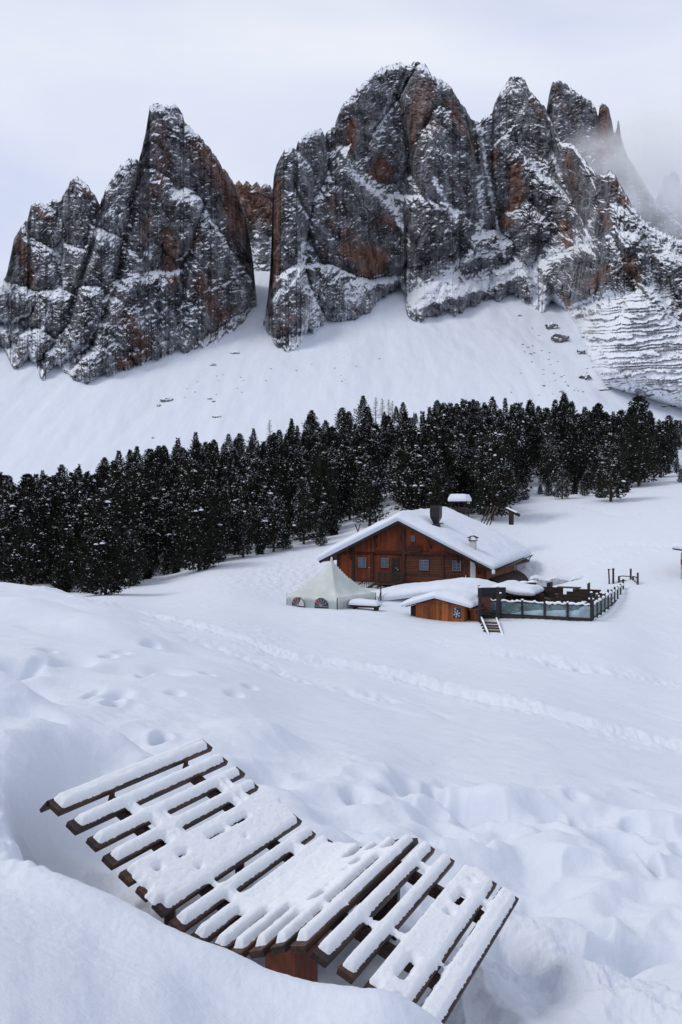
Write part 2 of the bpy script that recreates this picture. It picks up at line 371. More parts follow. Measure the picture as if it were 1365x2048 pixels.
TRACKS = [[(1120,1345,38),(1200,1352,38),(1300,1362,38),(1365,1368,38)],[(1000,1330,40),(1090,1340,39.5),(1140,1350,38.5)],[(420,1300,28),(520,1330,26),(640,1370,24),(760,1390,24)],
          [(1040,1040,88),(1150,1020,100),(1250,1030,90),(1365,1015,95)],[(1040,1085,80),(1120,1092,77),(1240,1080,78),(1365,1085,74)],[(1060,1120,72),(1150,1110,72),(1210,1100,73),(1300,1095,74)]]
TRW = [[((a - CXP) * y / FPX, y) for a, b, y in t] for t in TRACKS]

def detail_z(x, Y, full=True):
    z = np.zeros(np.shape(x))
    far = Y > 250
    # broad wind-shaped swells
    z += .10 * fbm(x / 5.5, Y / 6.5, 3, seed=1) * sstep(6, 14, Y) * (1 - sstep(48, 80, Y)) * 1.6
    z += .045 * fbm(x / 1.3, Y / 1.1, 3, seed=2) * sstep(2.5, 4.5, Y) * (1 - sstep(30, 60, Y))
    z += .8 * fbm(x / 28, Y / 28, 3, seed=3) * sstep(70, 120, Y)
    # lumpy drifted ground on the near right
    lum = sstep(.6, 2.2, x + .12 * Y) * (1 - sstep(9.0, 12.5, Y)) + .45 * (1 - sstep(9, 16, Y)) * sstep(4.6, 6, Y)
    lum = np.clip(lum, 0, 1); z += .21 * fbm(x / 1.15 + .4, Y / 1.0, 2, seed=4) * lum
    z += lum * (.24 * (.35 - np.abs(fbm(x / .95, Y / 1.05, 2, seed=18))) + .03 * fbm(x / .3, Y / .3, 2, seed=19))
    z += .012 * fbm(x / .22, Y / .16, 3, seed=20) * (1 - sstep(12, 20, Y)) + .004 * fbm(x / .05, Y / .04, 2, seed=23) * (1 - sstep(5, 8, Y))
    for cx, cy, rx, ry, d in DENT:
        if cy * 0 == 0:
            q = ((x - cx) / rx) ** 2 + ((Y - cy) / ry) ** 2
            z -= 1.9 * d * np.exp(-q * q * .35 - q * .5) - .18 * d * np.exp(-((np.sqrt(q) - 2.0) ** 2) * 1.5)
    # trodden trail
    dd, sd_, fr = pline_dist(x, Y, PATH)
    w = np.exp(-(dd / .75) ** 2)
    z += -.34 * w + .10 * np.exp(-((dd - 1.25) / .4) ** 2) * (.6 + .9 * fbm(x / .5, Y / .8, 2, seed=5))
    rough = np.exp(-(dd / 1.5) ** 2)
    z += rough * (.17 * fbm(x / .30, Y / .55, 3, gain=.6, seed=6)) * (.55 + .45 * np.clip(fbm(x / 3, Y / 3, 2, seed=8) * 2, -1, 1))
    for t in TRW:
        d2, _, _ = pline_dist(x, Y, t)
        z += np.exp(-(d2 / .9) ** 2) * (-.15 + .15 * fbm(x / .5, Y / .9, 2, seed=9))
    # snow banked up against the annex; the terrace is dug out down to its deck
    au = (x - ANX[0]) * .906 - (Y - ANX[1]) * .4226; av = (x - ANX[0]) * .4226 + (Y - ANX[1]) * .906
    z += .70 * np.exp(-((au + 4.2) / 4.4) ** 4) * np.exp(-((av + 1.6) / 2.6) ** 4) * sstep(40, 45, Y)
    # ploughed loose snow right of the bench
    r1, _, _ = pline_dist(x, Y, [(a, b) for a, b in ROUGH])
    z += np.exp(-(r1 / .42) ** 2) * (.12 * fbm(x / .36, Y / .36, 2, seed=10) + .045 * ridged(x / .15, Y / .15, 3, gain=.6, seed=21) - .01)
    # churned slope left of the tent
    a, b, _ = first_hit(560, 1150)
    z += np.exp(-(((x - a) / 7) ** 2 + ((Y - b) / 14) ** 2)) * .16 * fbm(x / .7, Y / 1.1, 3, seed=11) * sstep(45, 55, Y)
    a, b = -12.0, 62
    # broken lumps in the hollow at the head of the lounger
    z += np.exp(-(((x + 1.75) / .75) ** 2 + ((Y - 5.2) / .8) ** 2) ** 2) * (.16 * ridged(x / .42, Y / .42, 3, seed=24) - .05)
    # footprints dotted about
    z += .05 * fbm(x / .45, Y / .6, 2, seed=12) * sstep(.15, .5, fbm(x / 6, Y / 6, 2, seed=13)) * sstep(14, 20, Y) * (1 - sstep(70, 90, Y))
    z -= .10 * np.exp(-(((fbm(x / 3.2, Y / 4, 2, seed=16)) / .11) ** 2)) * sstep(13, 18, Y) * (1 - sstep(30, 36, Y)) * sstep(0, .3, fbm(x / 9, Y / 9, 1, seed=17)) * .6
    # scree slope: soft gullies running down, faint slabs
    s = sstep(830, 900, Y)
    z += s * (6 * fbm(x / 70, Y / 260, 3, seed=14) + .9 * fbm(x / 14, Y / 40, 3, seed=15))
    return z
ANX = ((925 - CXP) * 62 / FPX, 62.0); DKO = ((1183 - CXP) * 50 / FPX, 50.0)
def terrain_z(px, Y):
    Y = np.asarray(Y, float); x = (np.asarray(px, float) - CXP) * Y / FPX
    z = base_z(px, Y) + detail_z(x, Y)
    du = (x - DKO[0]) * .906 - (Y - DKO[1]) * .4226; dv = (x - DKO[0]) * .4226 + (Y - DKO[1]) * .906
    ins = sstep(-8.6, -8.2, du) * (1 - sstep(-.25, .0, du)) * sstep(.05, .3, dv) * (1 - sstep(15.6, 16.6, dv))
    return z * (1 - ins) + np.minimum(z, -7.3) * ins
def ground(x, y):
    """height of the snow at a world position"""
    y_ = np.array([float(y)]); p = np.array([CXP + x * FPX / y])
    return float(terrain_z(p, y_)[0])
def flat(px, py, Y):
    return Vector(((px - CXP) * Y / FPX, Y, (CYP - py) * Y / FPX))

pxs = np.concatenate([np.arange(-900, -140, 12.0), np.arange(-140, 1500, 2.1), np.arange(1500, 2400, 12.0)])
ys = np.concatenate([np.exp(np.linspace(math.log(1.2), math.log(3.4), 60))[:-1], np.exp(np.linspace(math.log(3.4), math.log(14), 400))[:-1],
                     np.exp(np.linspace(math.log(14), math.log(95), 470))[:-1], np.exp(np.linspace(math.log(95), math.log(260), 110))[:-1],
                     np.exp(np.linspace(math.log(260), math.log(820), 24))[:-1], np.linspace(820, 1850, 260)[:-1], np.linspace(1850, 2600, 12)])
PXM, YM = np.meshgrid(pxs, ys)
ZM = terrain_z(PXM.ravel(), YM.ravel()).reshape(PXM.shape)
XM = (PXM - CXP) * YM / FPX
V = np.stack([XM.ravel(), YM.ravel(), ZM.ravel()], 1)
me = mesh_np('snow_field', V, grid_faces(len(ys), len(pxs)), snow_ground)
g = put('snow_ground', me); tag(g, 'deep white snow over the meadow, the wooded rise and the open slope below the cliffs', 'ground', kind='structure')
# the land behind and beside the camera so the sheet reaches all round
apr = MB()
apr.solid([(-2600, -600, -9), (2600, -600, -9), (2600, 2600, -9.5), (-2600, 2600, -9.5)], [(0, 1, 2, 3)])
g2 = apr.build('distant_ground', snow_ground); tag(g2, 'wide snow-covered land around the meadow', 'ground', kind='structure')
print('terrain', round(time.time() - T0, 1))
# ------------------------------------------------------------------ rock walls
def rock_mat():
    m, t, b = newmat('dolomite'); L = t.links.new
    tc = nd(t, 'ShaderNodeTexCoord'); geo = nd(t, 'ShaderNodeNewGeometry')
    asn = nd(t, 'ShaderNodeAttribute', attribute_name='snow'); aor = nd(t, 'ShaderNodeAttribute', attribute_name='rust'); adk = nd(t, 'ShaderNodeAttribute', attribute_name='tone')
    mp = nd(t, 'ShaderNodeMapping'); mp.inputs['Scale'].default_value = (.045, .045, .022)
    L(tc.outputs['Object'], mp.inputs[0])
    n1 = nd(t, 'ShaderNodeTexNoise', ins={'Scale': 1.0, 'Detail': 8, 'Roughness': .68}); L(mp.outputs[0], n1.inputs['Vector'])
    mp2 = nd(t, 'ShaderNodeMapping'); mp2.inputs['Scale'].default_value = (.38, .38, .75); mp2.inputs['Rotation'].default_value = (0, .5, 0)
    L(tc.outputs['Object'], mp2.inputs[0])
    n2 = nd(t, 'ShaderNodeTexNoise', ins={'Scale': 1.0, 'Detail': 5, 'Roughness': .7}); L(mp2.outputs[0], n2.inputs['Vector'])
    grey = nd(t, 'ShaderNodeValToRGB'); e = grey.color_ramp.elements
    e[0].position = .36; e[0].color = (.014, .015, .019, 1); e[1].position = .66; e[1].color = (.20, .205, .23, 1)
    e2 = grey.color_ramp.elements.new(.5); e2.color = (.075, .074, .082, 1)
    L(n1.outputs['Fac'], grey.inputs[0])
    rust = nd(t, 'ShaderNodeValToRGB'); e = rust.color_ramp.elements
    e[0].position = .36; e[0].color = (.06, .030, .021, 1); e[1].position = .66; e[1].color = (.27, .135, .095, 1)
    L(n1.outputs['Fac'], rust.inputs[0])
    ro = nd(t, 'ShaderNodeMath', operation='MULTIPLY_ADD', ins={1: 1.2, 2: -.6}); L(n2.outputs['Fac'], ro.inputs[0])
    ra = nd(t, 'ShaderNodeMath', operation='ADD', use_clamp=True); L(ro.outputs[0], ra.inputs[0]); L(aor.outputs['Fac'], ra.inputs[1])
    mr = nd(t, 'ShaderNodeMixRGB'); L(ra.outputs[0], mr.inputs[0]); L(grey.outputs[0], mr.inputs[1]); L(rust.outputs[0], mr.inputs[2])
    # snow lying on ledges
    sn = nd(t, 'ShaderNodeMath', operation='MULTIPLY_ADD', ins={1: 1.25, 2: -.625}); L(n2.outputs['Fac'], sn.inputs[0])
    sa = nd(t, 'ShaderNodeMath', operation='ADD'); L(sn.outputs[0], sa.inputs[0]); L(asn.outputs['Fac'], sa.inputs[1])
    rs = nd(t, 'ShaderNodeMapRange', ins={1: .40, 2: .66}); L(sa.outputs[0], rs.inputs[0])
    du = nd(t, 'ShaderNodeMapRange', ins={1: .02, 2: .45, 3: 0, 4: .22}); L(sa.outputs[0], du.inputs[0])
    mxm = nd(t, 'ShaderNodeMath', operation='MAXIMUM'); L(rs.outputs[0], mxm.inputs[0]); L(du.outputs[0], mxm.inputs[1])
    ms = nd(t, 'ShaderNodeMixRGB'); L(mxm.outputs[0], ms.inputs[0]); L(mr.outputs[0], ms.inputs[1]); ms.inputs[2].default_value = (.78, .81, .87, 1)
    L(ms.outputs[0], b.inputs['Base Color']); b.inputs['Roughness'].default_value = .85; b.inputs['Specular IOR Level'].default_value = .15
    bp = nd(t, 'ShaderNodeBump', ins={'Strength': .8, 'Distance': 3.0}); L(n1.outputs['Fac'], bp.inputs['Height'])
    L(bp.outputs[0], b.inputs['Normal'])
    return m
rockm = rock_mat()
_cr = np.random.RandomState(5).uniform(-1, 1, (1024, 6))
def facets(x, y, sx, sy, seed=0):
    """broken rock faces: every jittered cell is a plane with its own tilt and offset"""
    x = x / sx; y = y / sy; xi = np.floor(x).astype(int); yi = np.floor(y).astype(int)
    b1 = np.full(x.shape, 1e9); v = np.zeros(x.shape)
    for a in (-1, 0, 1):
        for b in (-1, 0, 1):
            h = _perm[(_perm[(xi + a + seed * 17) & 1023] + yi + b) & 1023]; c = _cr[h]
            dx = x - (xi + a + .5 + .42 * c[..., 0]); dy = y - (yi + b + .5 + .42 * c[..., 1]); d = dx * dx + dy * dy
            m = d < b1; b1 = np.where(m, d, b1); v = np.where(m, c[..., 2] * dx + c[..., 3] * dy * .6 + c[..., 4] * .55 + .9 * d, v)
    return v

def scree_Y(py):
    return 440.0 / np.maximum(.55 - (CYP - py) / FPX, .12)
def caps(px, py, L_, w):
    """soft union of capsules (polylines in px) of half width w"""
    r = np.zeros(np.shape(px))
    for it in L_:
        pts = it[0]; ww = it[1] if len(it) > 1 else w; st = it[2] if len(it) > 2 else 1
        d, _, _ = pline_dist(px, py, pts)
        r = np.maximum(r, st * np.exp(-(d / ww) ** 2))
    return r

def massif(name, crest, foot, ribs, label, yoff=0, step=1.0, snow=(), rust=(), gully=(), lean=.42, rough=1.0, snowbase=.0, dark=(), slabs=(), Yfix=None, backdrop=180, strata=None, seed=0, snowlow=.2):
    """a rock wall: crest and foot lines bound it, ribs are the crests of its buttresses"""
    cx = np.array([c[0] for c in crest], float); cy = np.array([c[1] for c in crest], float)
    fx = np.array([c[0] for c in foot], float); fy = np.array([c[1] for c in foot], float)
    x = np.arange(cx[0], cx[-1] + .01, step)
    top = np.interp(x, cx, cy) + 5 * fbm(x / 11, x * 0 + seed, 3, seed=seed) - 5.0 * ridged(x / 7, x * 0 + .3, 3, gain=.6, seed=seed + 5) + 3
    bot = np.interp(x, fx, fy) + (Yfix is None) * (1 - sstep(1080, 1130, x)) * (11 * fbm(x / 17, x * 0 + 3, 4, gain=.65, seed=seed + 60) - 16 * ridged(x / 16, x * 0, 4, gain=.6, seed=seed + 61) + 9)
    top = np.convolve(np.pad(top, 1, mode='edge'), [.25, .5, .25], 'valid'); bot = np.maximum(bot, top + 8)
    n = int((bot - top).max() / step)
    t = np.linspace(0, 1, n)
    PX = np.repeat(x[None], n, 0); PY = bot[None] + (top - bot)[None] * t[:, None]      # row 0 = foot
    # warp so that the ribs wander
    wx = PX + 13 * fbm(PX / 48, PY / 60, 3, seed=seed + 21) + 3.5 * fbm(PX / 11, PY / 13, 2, seed=seed + 22)
    wy = PY + 13 * fbm(PX / 50, PY / 55, 3, seed=seed + 23)
    footY = (scree_Y(bot) if Yfix is None else np.full(len(x), float(Yfix)))
    kw = int(150 / step) | 1
    k = np.hanning(kw + 2)[1:-1]; k /= k.sum()
    footYs = np.convolve(np.pad(footY, kw // 2, mode='edge'), k, 'valid'); bots = np.convolve(np.pad(bot, kw // 2, mode='edge'), k, 'valid')
    R = np.full(PX.shape, 70.0)
    for r in ribs:
        pts, off, kl, kr = r
        d, s, f = pline_dist(wx, wy, pts)
        tip = np.clip(wy - max(p[1] for p in pts), 0, None)
        v = off + np.where(s > 0, kl, kr) * d + 10 * f * 0
        R = np.minimum(R, v)
    vx = PX + 6 * fbm(PX / 30, PY / 34, 3, seed=seed + 71) + 2.5 * fbm(PX / 8, PY / 8, 2, seed=seed + 72)
    vy = PY + 6 * fbm(PX / 32, PY / 30, 3, seed=seed + 73) + 2.5 * fbm(PX / 8, PY / 8, 2, seed=seed + 74)
    if slabs:
        R = np.minimum(R + 16, 46.0)
        for pts, off in slabs:
            xs_ = [p[0] for p in pts]; ys_ = [p[1] for p in pts]
            m = (vx > min(xs_) - 14) & (vx < max(xs_) + 14) & (vy > min(ys_) - 14) & (vy < max(ys_) + 14)
            qx = vx[m]; qy = vy[m]; d, _, _ = pline_dist(qx, qy, pts + [pts[0]])
            ins = np.zeros(qx.shape, bool); j = len(pts) - 1
            for i in range(len(pts)):
                ax, ay = pts[i]; bx, by = pts[j]
                ins ^= ((ay > qy) != (by > qy)) & (qx < (bx - ax) * (qy - ay) / ((by - ay) or 1e-9) + ax); j = i
            v = np.where(ins, off + 15 * (1 - np.clip(d / 26, 0, 1)) ** 2, off + 15 + 4.5 * d)
            R[m] = np.minimum(R[m], v)
    mpp = footYs[None] / FPX                     # metres per photo pixel
    lx = PX; ly = PY
    # fractures and ledges
    big = 9 * (ridged(wx / 34, wy / 62, 4, seed=seed + 31) - .35) - 6 * facets(wx + .25 * wy, wy, 46, 58, seed + 1) - 5.5 * facets(wx - .3 * wy, wy, 17, 23, seed + 2)
    slab = 5.0 * ridged((wx * .8 + wy * .6) / 15, (wy * .8 - wx * .6) / 30, 3, seed=seed + 32)
    fine = 5.0 * fbm(wx / 6.5, wy / 6.5, 4, gain=.62, seed=seed + 33)
    q = (wy + .32 * wx) / 9.0 + 1.6 * fbm(wx / 30, wy / 30, 3, seed=seed + 34)
    fr = q - np.floor(q); saw = fr                      # lies back on the ledge, juts beneath
    q2 = (wy - .22 * wx) / 3.9 + 1.4 * fbm(wx / 14, wy / 14, 2, seed=seed + 35); saw2 = q2 - np.floor(q2)
    lm = .5 + .7 * fbm(wx / 70, wy / 50, 2, seed=seed + 36)
    led = -(saw - .5) * 5.5 * np.clip(lm, .1, 1) - (saw2 - .5) * 2.6 * np.clip(1.1 - lm, .2, 1)
    D = footYs[None] + lean * (bots[None] - PY) * mpp + (R * 1.25 - big - slab) * .82 * rough - (fine + led) * rough
    if strata is not None:
        qs = (PY + .10 * PX) / 10.0 + 1.1 * fbm(PX / 60, PY / 34, 5, gain=.6, seed=77) + 1.6 * fbm(PY / 26, PX * 0 + 2, 2, seed=83); fs = qs - np.floor(qs)
        sm = strata(PX, PY); D = D + sm * ((big + slab) * .6 + (fine + led) * .8) * rough - sm * (fs - .5) * 8.0
    for pts, w, depth in gully:
        d, _, _ = pline_dist(wx * .35 + PX * .65, wy * .35 + PY * .65, pts)
        D = D + depth * np.exp(-(d / w) ** 2)
    # crest turns back over the last few pixels
    de = (PY - top[None])
    D = D + 14 * np.exp(-de / 4.0)
    # the foot dips into the snow
    db = bot[None] - PY
    if Yfix is None:
        footY = np.convolve(np.pad(footY, 9, mode='edge'), np.hanning(21)[1:-1] / np.hanning(21).sum(), 'valid'); near = np.exp(-db / 26.0); D = D * (1 - near) + near * (footY[None] - 12 + .8 * (R * 0 - big - fine - led)); D = D + 30 * np.exp(-db / 4.0)
    D = D + yoff
    X = (PX - CXP) * D / FPX; Z = (CYP - PY) * D / FPX
    # normals by finite differences
    P = np.stack([X, D, Z], -1)
    du = np.gradient(P, axis=1); dv = np.gradient(P, axis=0); N = np.cross(du, dv); N /= np.linalg.norm(N, axis=2, keepdims=True) + 1e-9
    N *= np.where(N[..., 1:2] > 0, -1, 1)
    nz = N[..., 2]
    Q = P.copy()
    kk = np.hanning(11)[1:-1] * 1.0; kk /= kk.sum()
    for ax in (0, 1):
        Q = sum(w_ * np.roll(Q, i_ - 4, ax) for i_, w_ in enumerate(kk))
    N2 = np.cross(np.gradient(Q, axis=1), np.gradient(Q, axis=0)); N2 /= np.linalg.norm(N2, axis=2, keepdims=True) + 1e-9
    nz2 = N2[..., 2] * np.where(N2[..., 1] > 0, -1, 1)
    for _ in range(1):
        nz = .5 * nz + .125 * (np.roll(nz, 1, 0) + np.roll(nz, -1, 0) + np.roll(nz, 1, 1) + np.roll(nz, -1, 1))
    zs = caps(wx * .4 + PX * .6, wy * .4 + PY * .6, snow, 12)
    zr = caps(wx * .5 + PX * .5, wy * .5 + PY * .5, rust, 20)
    zd = caps(wx * .5 + PX * .5, wy * .5 + PY * .5, dark, 20)
    mott = fbm(wx / 22, wy / 18, 4, gain=.6, seed=seed + 40)
    low = sstep(120, 0, db) * snowlow
    zs = zs * np.clip(.75 + 1.5 * fbm(wx / 9, wy / 7, 3, gain=.6, seed=seed + 44), .1, 1.15)
    sn = sstep(.28, .80, nz) * .70 + sstep(.40, .80, nz2) * .42 + .40 * mott + zs * .68 + .02 + low + snowbase + .14 * fbm(wx / 3.0, wy / 2.0, 2, seed=seed + 41) - .42 * zr - .18 * zd
    sn = sn + .55 * np.exp(-db / 9.0) * (.5 + 1.2 * fbm(PX / 10, PY / 8, 3, seed=seed + 45))
    if strata is not None:
        sm = strata(PX, PY); ln_ = sstep(.50, .62, fs) * (1 - sstep(.9, 1.0, fs)) * sstep(-.28, .12, fbm(PX / 34, PY / 12, 3, seed=78))
        q3 = qs * 2.3 + .3; f3 = q3 - np.floor(q3); ln_ = np.maximum(ln_, .8 * sstep(.6, .7, f3) * sstep(.0, .3, fbm(PX / 40 + 5, PY / 20, 3, seed=79)))
        sn = sn * (1 - sm) + sm * (.90 - .66 * ln_ * sstep(-.35, .25, fbm(PX / 50, PY / 40, 4, seed=81)) + .22 * fbm(PX / 3, PY / 2, 2, seed=80))
    rs = zr * 1.0 + .34 * fbm(wx / 20, wy / 34, 3, seed=seed + 42) - .12
    # a back side, so the wall has its full thickness
    nb = 10; rows = [P]; A = [sn]; B = [rs]
    for i in range(1, nb + 1):
        q_ = P[-1].copy(); a = i / nb
        q_[:, 1] += backdrop * a; q_[:, 2] -= backdrop * 1.5 * a * a + 6 * a + 8 * fbm(x / 12, x * 0 + i, 2, seed=seed + 50)
        q_[:, 0] *= (1 + backdrop * a / q_[:, 1])
        rows.append(q_[None]); A.append(sn[-1:] * 0 + .5); B.append(rs[-1:])
    P = np.concatenate(rows, 0); A = np.concatenate(A, 0); B = np.concatenate(B, 0)
    me = mesh_np(name, P.reshape(-1, 3), grid_faces(P.shape[0], P.shape[1]), rockm, True, {'snow': A, 'rust': B, 'tone': A * 0})
    o = put(name, me); tag(o, label, 'mountain', kind='structure')
    return o

# left massif ---------------------------------------------------------------
crestA = [(-160,640),(-90,600),(-40,590),(0,572),(15,545),(28,480),(42,452),(55,440),(62,410),(78,400),(92,410),(105,398),(122,400),(130,385),(142,360),(155,352),(175,368),(190,392),(200,410),(212,378),(230,347),(245,324),(262,315),(278,320),(284,300),(290,270),(297,232),(300,212),(312,205),(328,210),(340,212),(348,206),(358,215),(366,228),(369,242),(385,258),(405,278),(420,295),(440,325),(455,345),(470,368),(480,400),(492,430),(500,470),(506,520),(510,560),(514,600)]
footA = [(-160,760),(-60,720),(0,690),(28,745),(60,720),(85,755),(115,730),(145,762),(175,768),(205,752),(245,748),(262,742),(300,722),(350,702),(375,712),(400,700),(440,680),(470,665),(490,640),(498,625),(514,612)]
ribsA = [
 ([(312,205),(330,300),(345,420),(340,560),(300,740)], 4, .95, .75),
 ([(400,280),(425,400),(440,520),(470,640)], 14, .9, 1.0),
 ([(350,208),(400,300),(470,400),(500,520)], 26, .9, 1.1),
 ([(280,320),(260,420),(250,560),(245,740)], 8, 1.0, .8),
 ([(262,315),(235,400),(190,520),(150,600),(160,760)], 14, 1.0, .9),
 ([(155,352),(165,430),(150,520),(110,640),(95,750)], 12, 1.0, 1.0),
 ([(70,400),(90,480),(75,560),(40,640),(20,740)], 14, 1.0, 1.0),
 ([(42,452),(50,520),(30,590)], 18, .9, 1.1),
 ([(110,400),(125,470),(135,520)], 24, 1, 1),
 ([(410,400),(395,520),(385,690)], 12, .8, 1.2),
 ([(345,385),(330,480)], 2, 1.1, 1.1),
 ([(-60,600),(-20,700)], 20, .8, .8),
 ([(215,500),(205,620),(200,740)], 12, 1.0, 1.0),
]
snowA = [([(340,395),(385,400),(405,420)],16,.7),([(300,500),(250,580),(235,650)],9,.5),([(240,440),(215,560)],7,.5),([(0,585),(70,600)],16,.7),([(60,720),(110,600),(130,560)],9,.8),([(130,400),(110,470),(125,560)],7,.8),([(420,420),(465,520),(490,600)],10,.55),
  ([(190,580),(230,600)],10,.6),([(0,640),(40,680)],22,.6),([(255,320),(225,420),(200,470)],18,.5),([(320,215),(345,240)],10,.6),([(150,690),(110,740)],12,.8),([(200,600),(190,700)],8,.5),([(240,670),(280,640)],16,.5),([(360,240),(430,330)],5,.4)]
rustA = [([(400,290),(450,370),(480,460)],22,.8),([(320,250),(330,330),(310,380)],18,.55),([(335,470),(345,560)],16,.8),([(250,640),(290,700),(250,730)],20,.8),([(40,480),(60,560)],14,.7),([(400,560),(440,640)],20,.7),([(300,430),(290,470)],12,.5),([(80,420),(100,440)],12,.6),([(170,380),(190,400)],8,.6),([(390,500),(400,470)],8,.7),([(430,640),(460,620)],14,.7)]
darkA = [([(345,430),(350,600)],18),([(270,420),(240,540)],12),([(480,430),(490,540)],10),([(395,340),(360,440)],14)]
gullA = [([(283,320),(265,430),(240,560),(190,680)],6,16),([(205,412),(180,520),(130,640)],6,16),([(130,390),(110,470),(118,560)],6,14),([(408,405),(380,520),(365,600)],5,14),([(350,560),(360,700)],4,12),([(420,420),(445,500),(495,590)],5,10)]
slabsA = [([(297, 217), (312, 205), (349, 209), (367, 242), (414, 283), (443, 324), (472, 365), (488, 410), (451, 426), (410, 410), (394, 377), (361, 377), (320, 352), (287, 336), (283, 315), (293, 262)], 12), ([(263, 426), (287, 340), (312, 338), (341, 361), (361, 393), (341, 443), (328, 500), (308, 537), (287, 590), (230, 582), (242, 529), (254, 475)], 2), ([(336, 389), (369, 377), (404, 402), (400, 443), (386, 492), (353, 521), (328, 492), (336, 434)], -6), ([(410, 426), (435, 467), (468, 516), (501, 574), (488, 615), (460, 631), (410, 664), (369, 709), (361, 631), (369, 549), (390, 475)], -6), ([(419, 291), (451, 336), (488, 410), (501, 467), (496, 521), (460, 492), (435, 443), (414, 385)], 16), ([(230, 570), (263, 549), (308, 549), (361, 549), (365, 631), (369, 701), (312, 726), (246, 750), (176, 767), (144, 750), (193, 693), (205, 623)], -14), ([(205, 402), (246, 324), (271, 313), (283, 324), (283, 361), (263, 410), (254, 467), (222, 467), (185, 447)], 14), ([(181, 451), (222, 467), (246, 484), (238, 533), (222, 586), (164, 570), (172, 508)], 6), ([(135, 377), (152, 352), (181, 377), (201, 414), (185, 443), (176, 492), (135, 484), (127, 434)], 16), ([(131, 492), (176, 504), (164, 570), (156, 590), (123, 574)], 9), ([(53, 443), (66, 410), (78, 400), (103, 418), (123, 443), (131, 467), (107, 492), (74, 484), (57, 467)], 18), ([(18, 549), (27, 492), (43, 453), (70, 484), (111, 508), (123, 541), (115, 574), (74, 582), (25, 570)], 9), ([(74, 586), (123, 578), (152, 594), (140, 640), (115, 672), (66, 648)], 0), ([(-62, 574), (33, 570), (70, 586), (62, 623), (25, 640), (-66, 648)], -6), ([(160, 578), (205, 574), (213, 623), (176, 685), (144, 709), (98, 734), (82, 754), (94, 709), (140, 652)], -4), ([(33, 734), (45, 672), (82, 660), (107, 681), (82, 713)], -10), ([(-66, 652), (12, 664), (16, 685), (-49, 697)], -10)]
slabsC = [([(548, 309), (570, 293), (586, 296), (620, 334), (627, 353), (624, 404), (617, 455), (608, 506), (557, 556), (546, 506), (544, 385)], 10), ([(592, 284), (627, 258), (649, 262), (652, 309), (658, 341), (652, 379), (620, 404), (620, 341), (595, 296)], 28), ([(668, 252), (690, 201), (728, 163), (753, 138), (792, 125), (814, 129), (798, 176), (772, 220), (750, 252), (734, 290), (709, 309), (684, 284), (666, 265)], 20), ([(792, 189), (811, 227), (817, 290), (817, 353), (779, 366), (741, 360), (722, 347), (734, 296), (753, 258), (776, 220)], 26), ([(817, 138), (836, 124), (855, 138), (880, 157), (906, 176), (937, 227), (947, 265), (944, 290), (906, 265), (880, 220), (855, 246), (830, 284), (817, 315), (811, 246), (795, 189), (804, 163)], 24), ([(684, 303), (703, 290), (715, 334), (753, 366), (785, 404), (811, 455), (817, 506), (804, 544), (741, 550), (690, 544), (646, 518), (620, 455), (633, 404), (665, 353), (677, 322)], -4), ([(880, 214), (906, 227), (937, 271), (956, 328), (969, 398), (956, 442), (918, 430), (874, 398), (842, 379), (823, 322), (830, 296), (855, 252)], 6), ([(792, 398), (842, 392), (880, 411), (906, 449), (931, 480), (906, 506), (874, 518), (817, 531), (811, 480), (795, 430)], 2), ([(880, 404), (918, 417), (950, 455), (937, 493), (906, 480), (893, 442)], -6), ([(982, 233), (1001, 182), (1029, 148), (1051, 160), (1077, 195), (1102, 239), (1127, 284), (1108, 309), (1070, 290), (1032, 265), (1007, 290), (985, 290)], 28), ([(988, 296), (1026, 252), (1039, 303), (1070, 347), (1108, 366), (1140, 404), (1153, 442), (1146, 480), (1121, 493), (1089, 455), (1058, 411), (1020, 423), (1001, 404), (991, 353)], 8), ([(944, 265), (975, 233), (982, 290), (985, 353), (994, 404), (988, 455), (956, 474), (944, 417), (937, 353), (940, 303)], 22), ([(1108, 290), (1140, 284), (1165, 322), (1184, 366), (1203, 417), (1210, 468), (1172, 474), (1153, 436), (1134, 385), (1108, 328)], 16), ([(1191, 341), (1222, 338), (1248, 379), (1279, 430), (1295, 455), (1260, 474), (1229, 461), (1210, 417)], 20), ([(1013, 430), (1058, 412), (1089, 436), (1102, 468), (1070, 487), (1032, 490), (1010, 461)], -16), ([(944, 474), (982, 468), (1026, 487), (1026, 518), (982, 531), (931, 537)], -16), ([(804, 626), (836, 594), (868, 594), (868, 626), (830, 649)], -34), ([(874, 607), (893, 578), (944, 569), (988, 594), (969, 626), (906, 626)], -32), ([(991, 544), (1045, 534), (1064, 569), (1058, 594), (1007, 607), (988, 575)], -36), ([(1083, 556), (1108, 518), (1165, 493), (1191, 512), (1197, 569), (1178, 601), (1115, 620), (1089, 601)], -42), ([(1197, 493), (1235, 461), (1273, 474), (1298, 518), (1292, 563), (1260, 575), (1210, 591), (1191, 544)], -48), ([(1298, 506), (1343, 506), (1365, 518), (1387, 544), (1387, 620), (1343, 582), (1311, 550)], -38), ([(529, 651), (538, 594), (563, 556), (601, 537), (620, 582), (646, 639), (639, 661), (589, 658), (551, 673)], -26), ([(620, 537), (665, 531), (709, 556), (753, 569), (804, 556), (798, 601), (753, 626), (709, 645), (665, 642), (633, 601)], -16), ([(1276, 568), (1317, 594), (1349, 645), (1400, 670), (1400, 816), (1197, 765), (1191, 721), (1216, 670), (1248, 626)], -78)]
massif('mountain', crestA, footA, ribsA, 'left rock massif with one tall blunt tower and lower stepped pinnacles beside it', snow=snowA, rust=rustA, gully=gullA, dark=darkA, snowbase=.03, seed=100, slabs=slabsA)

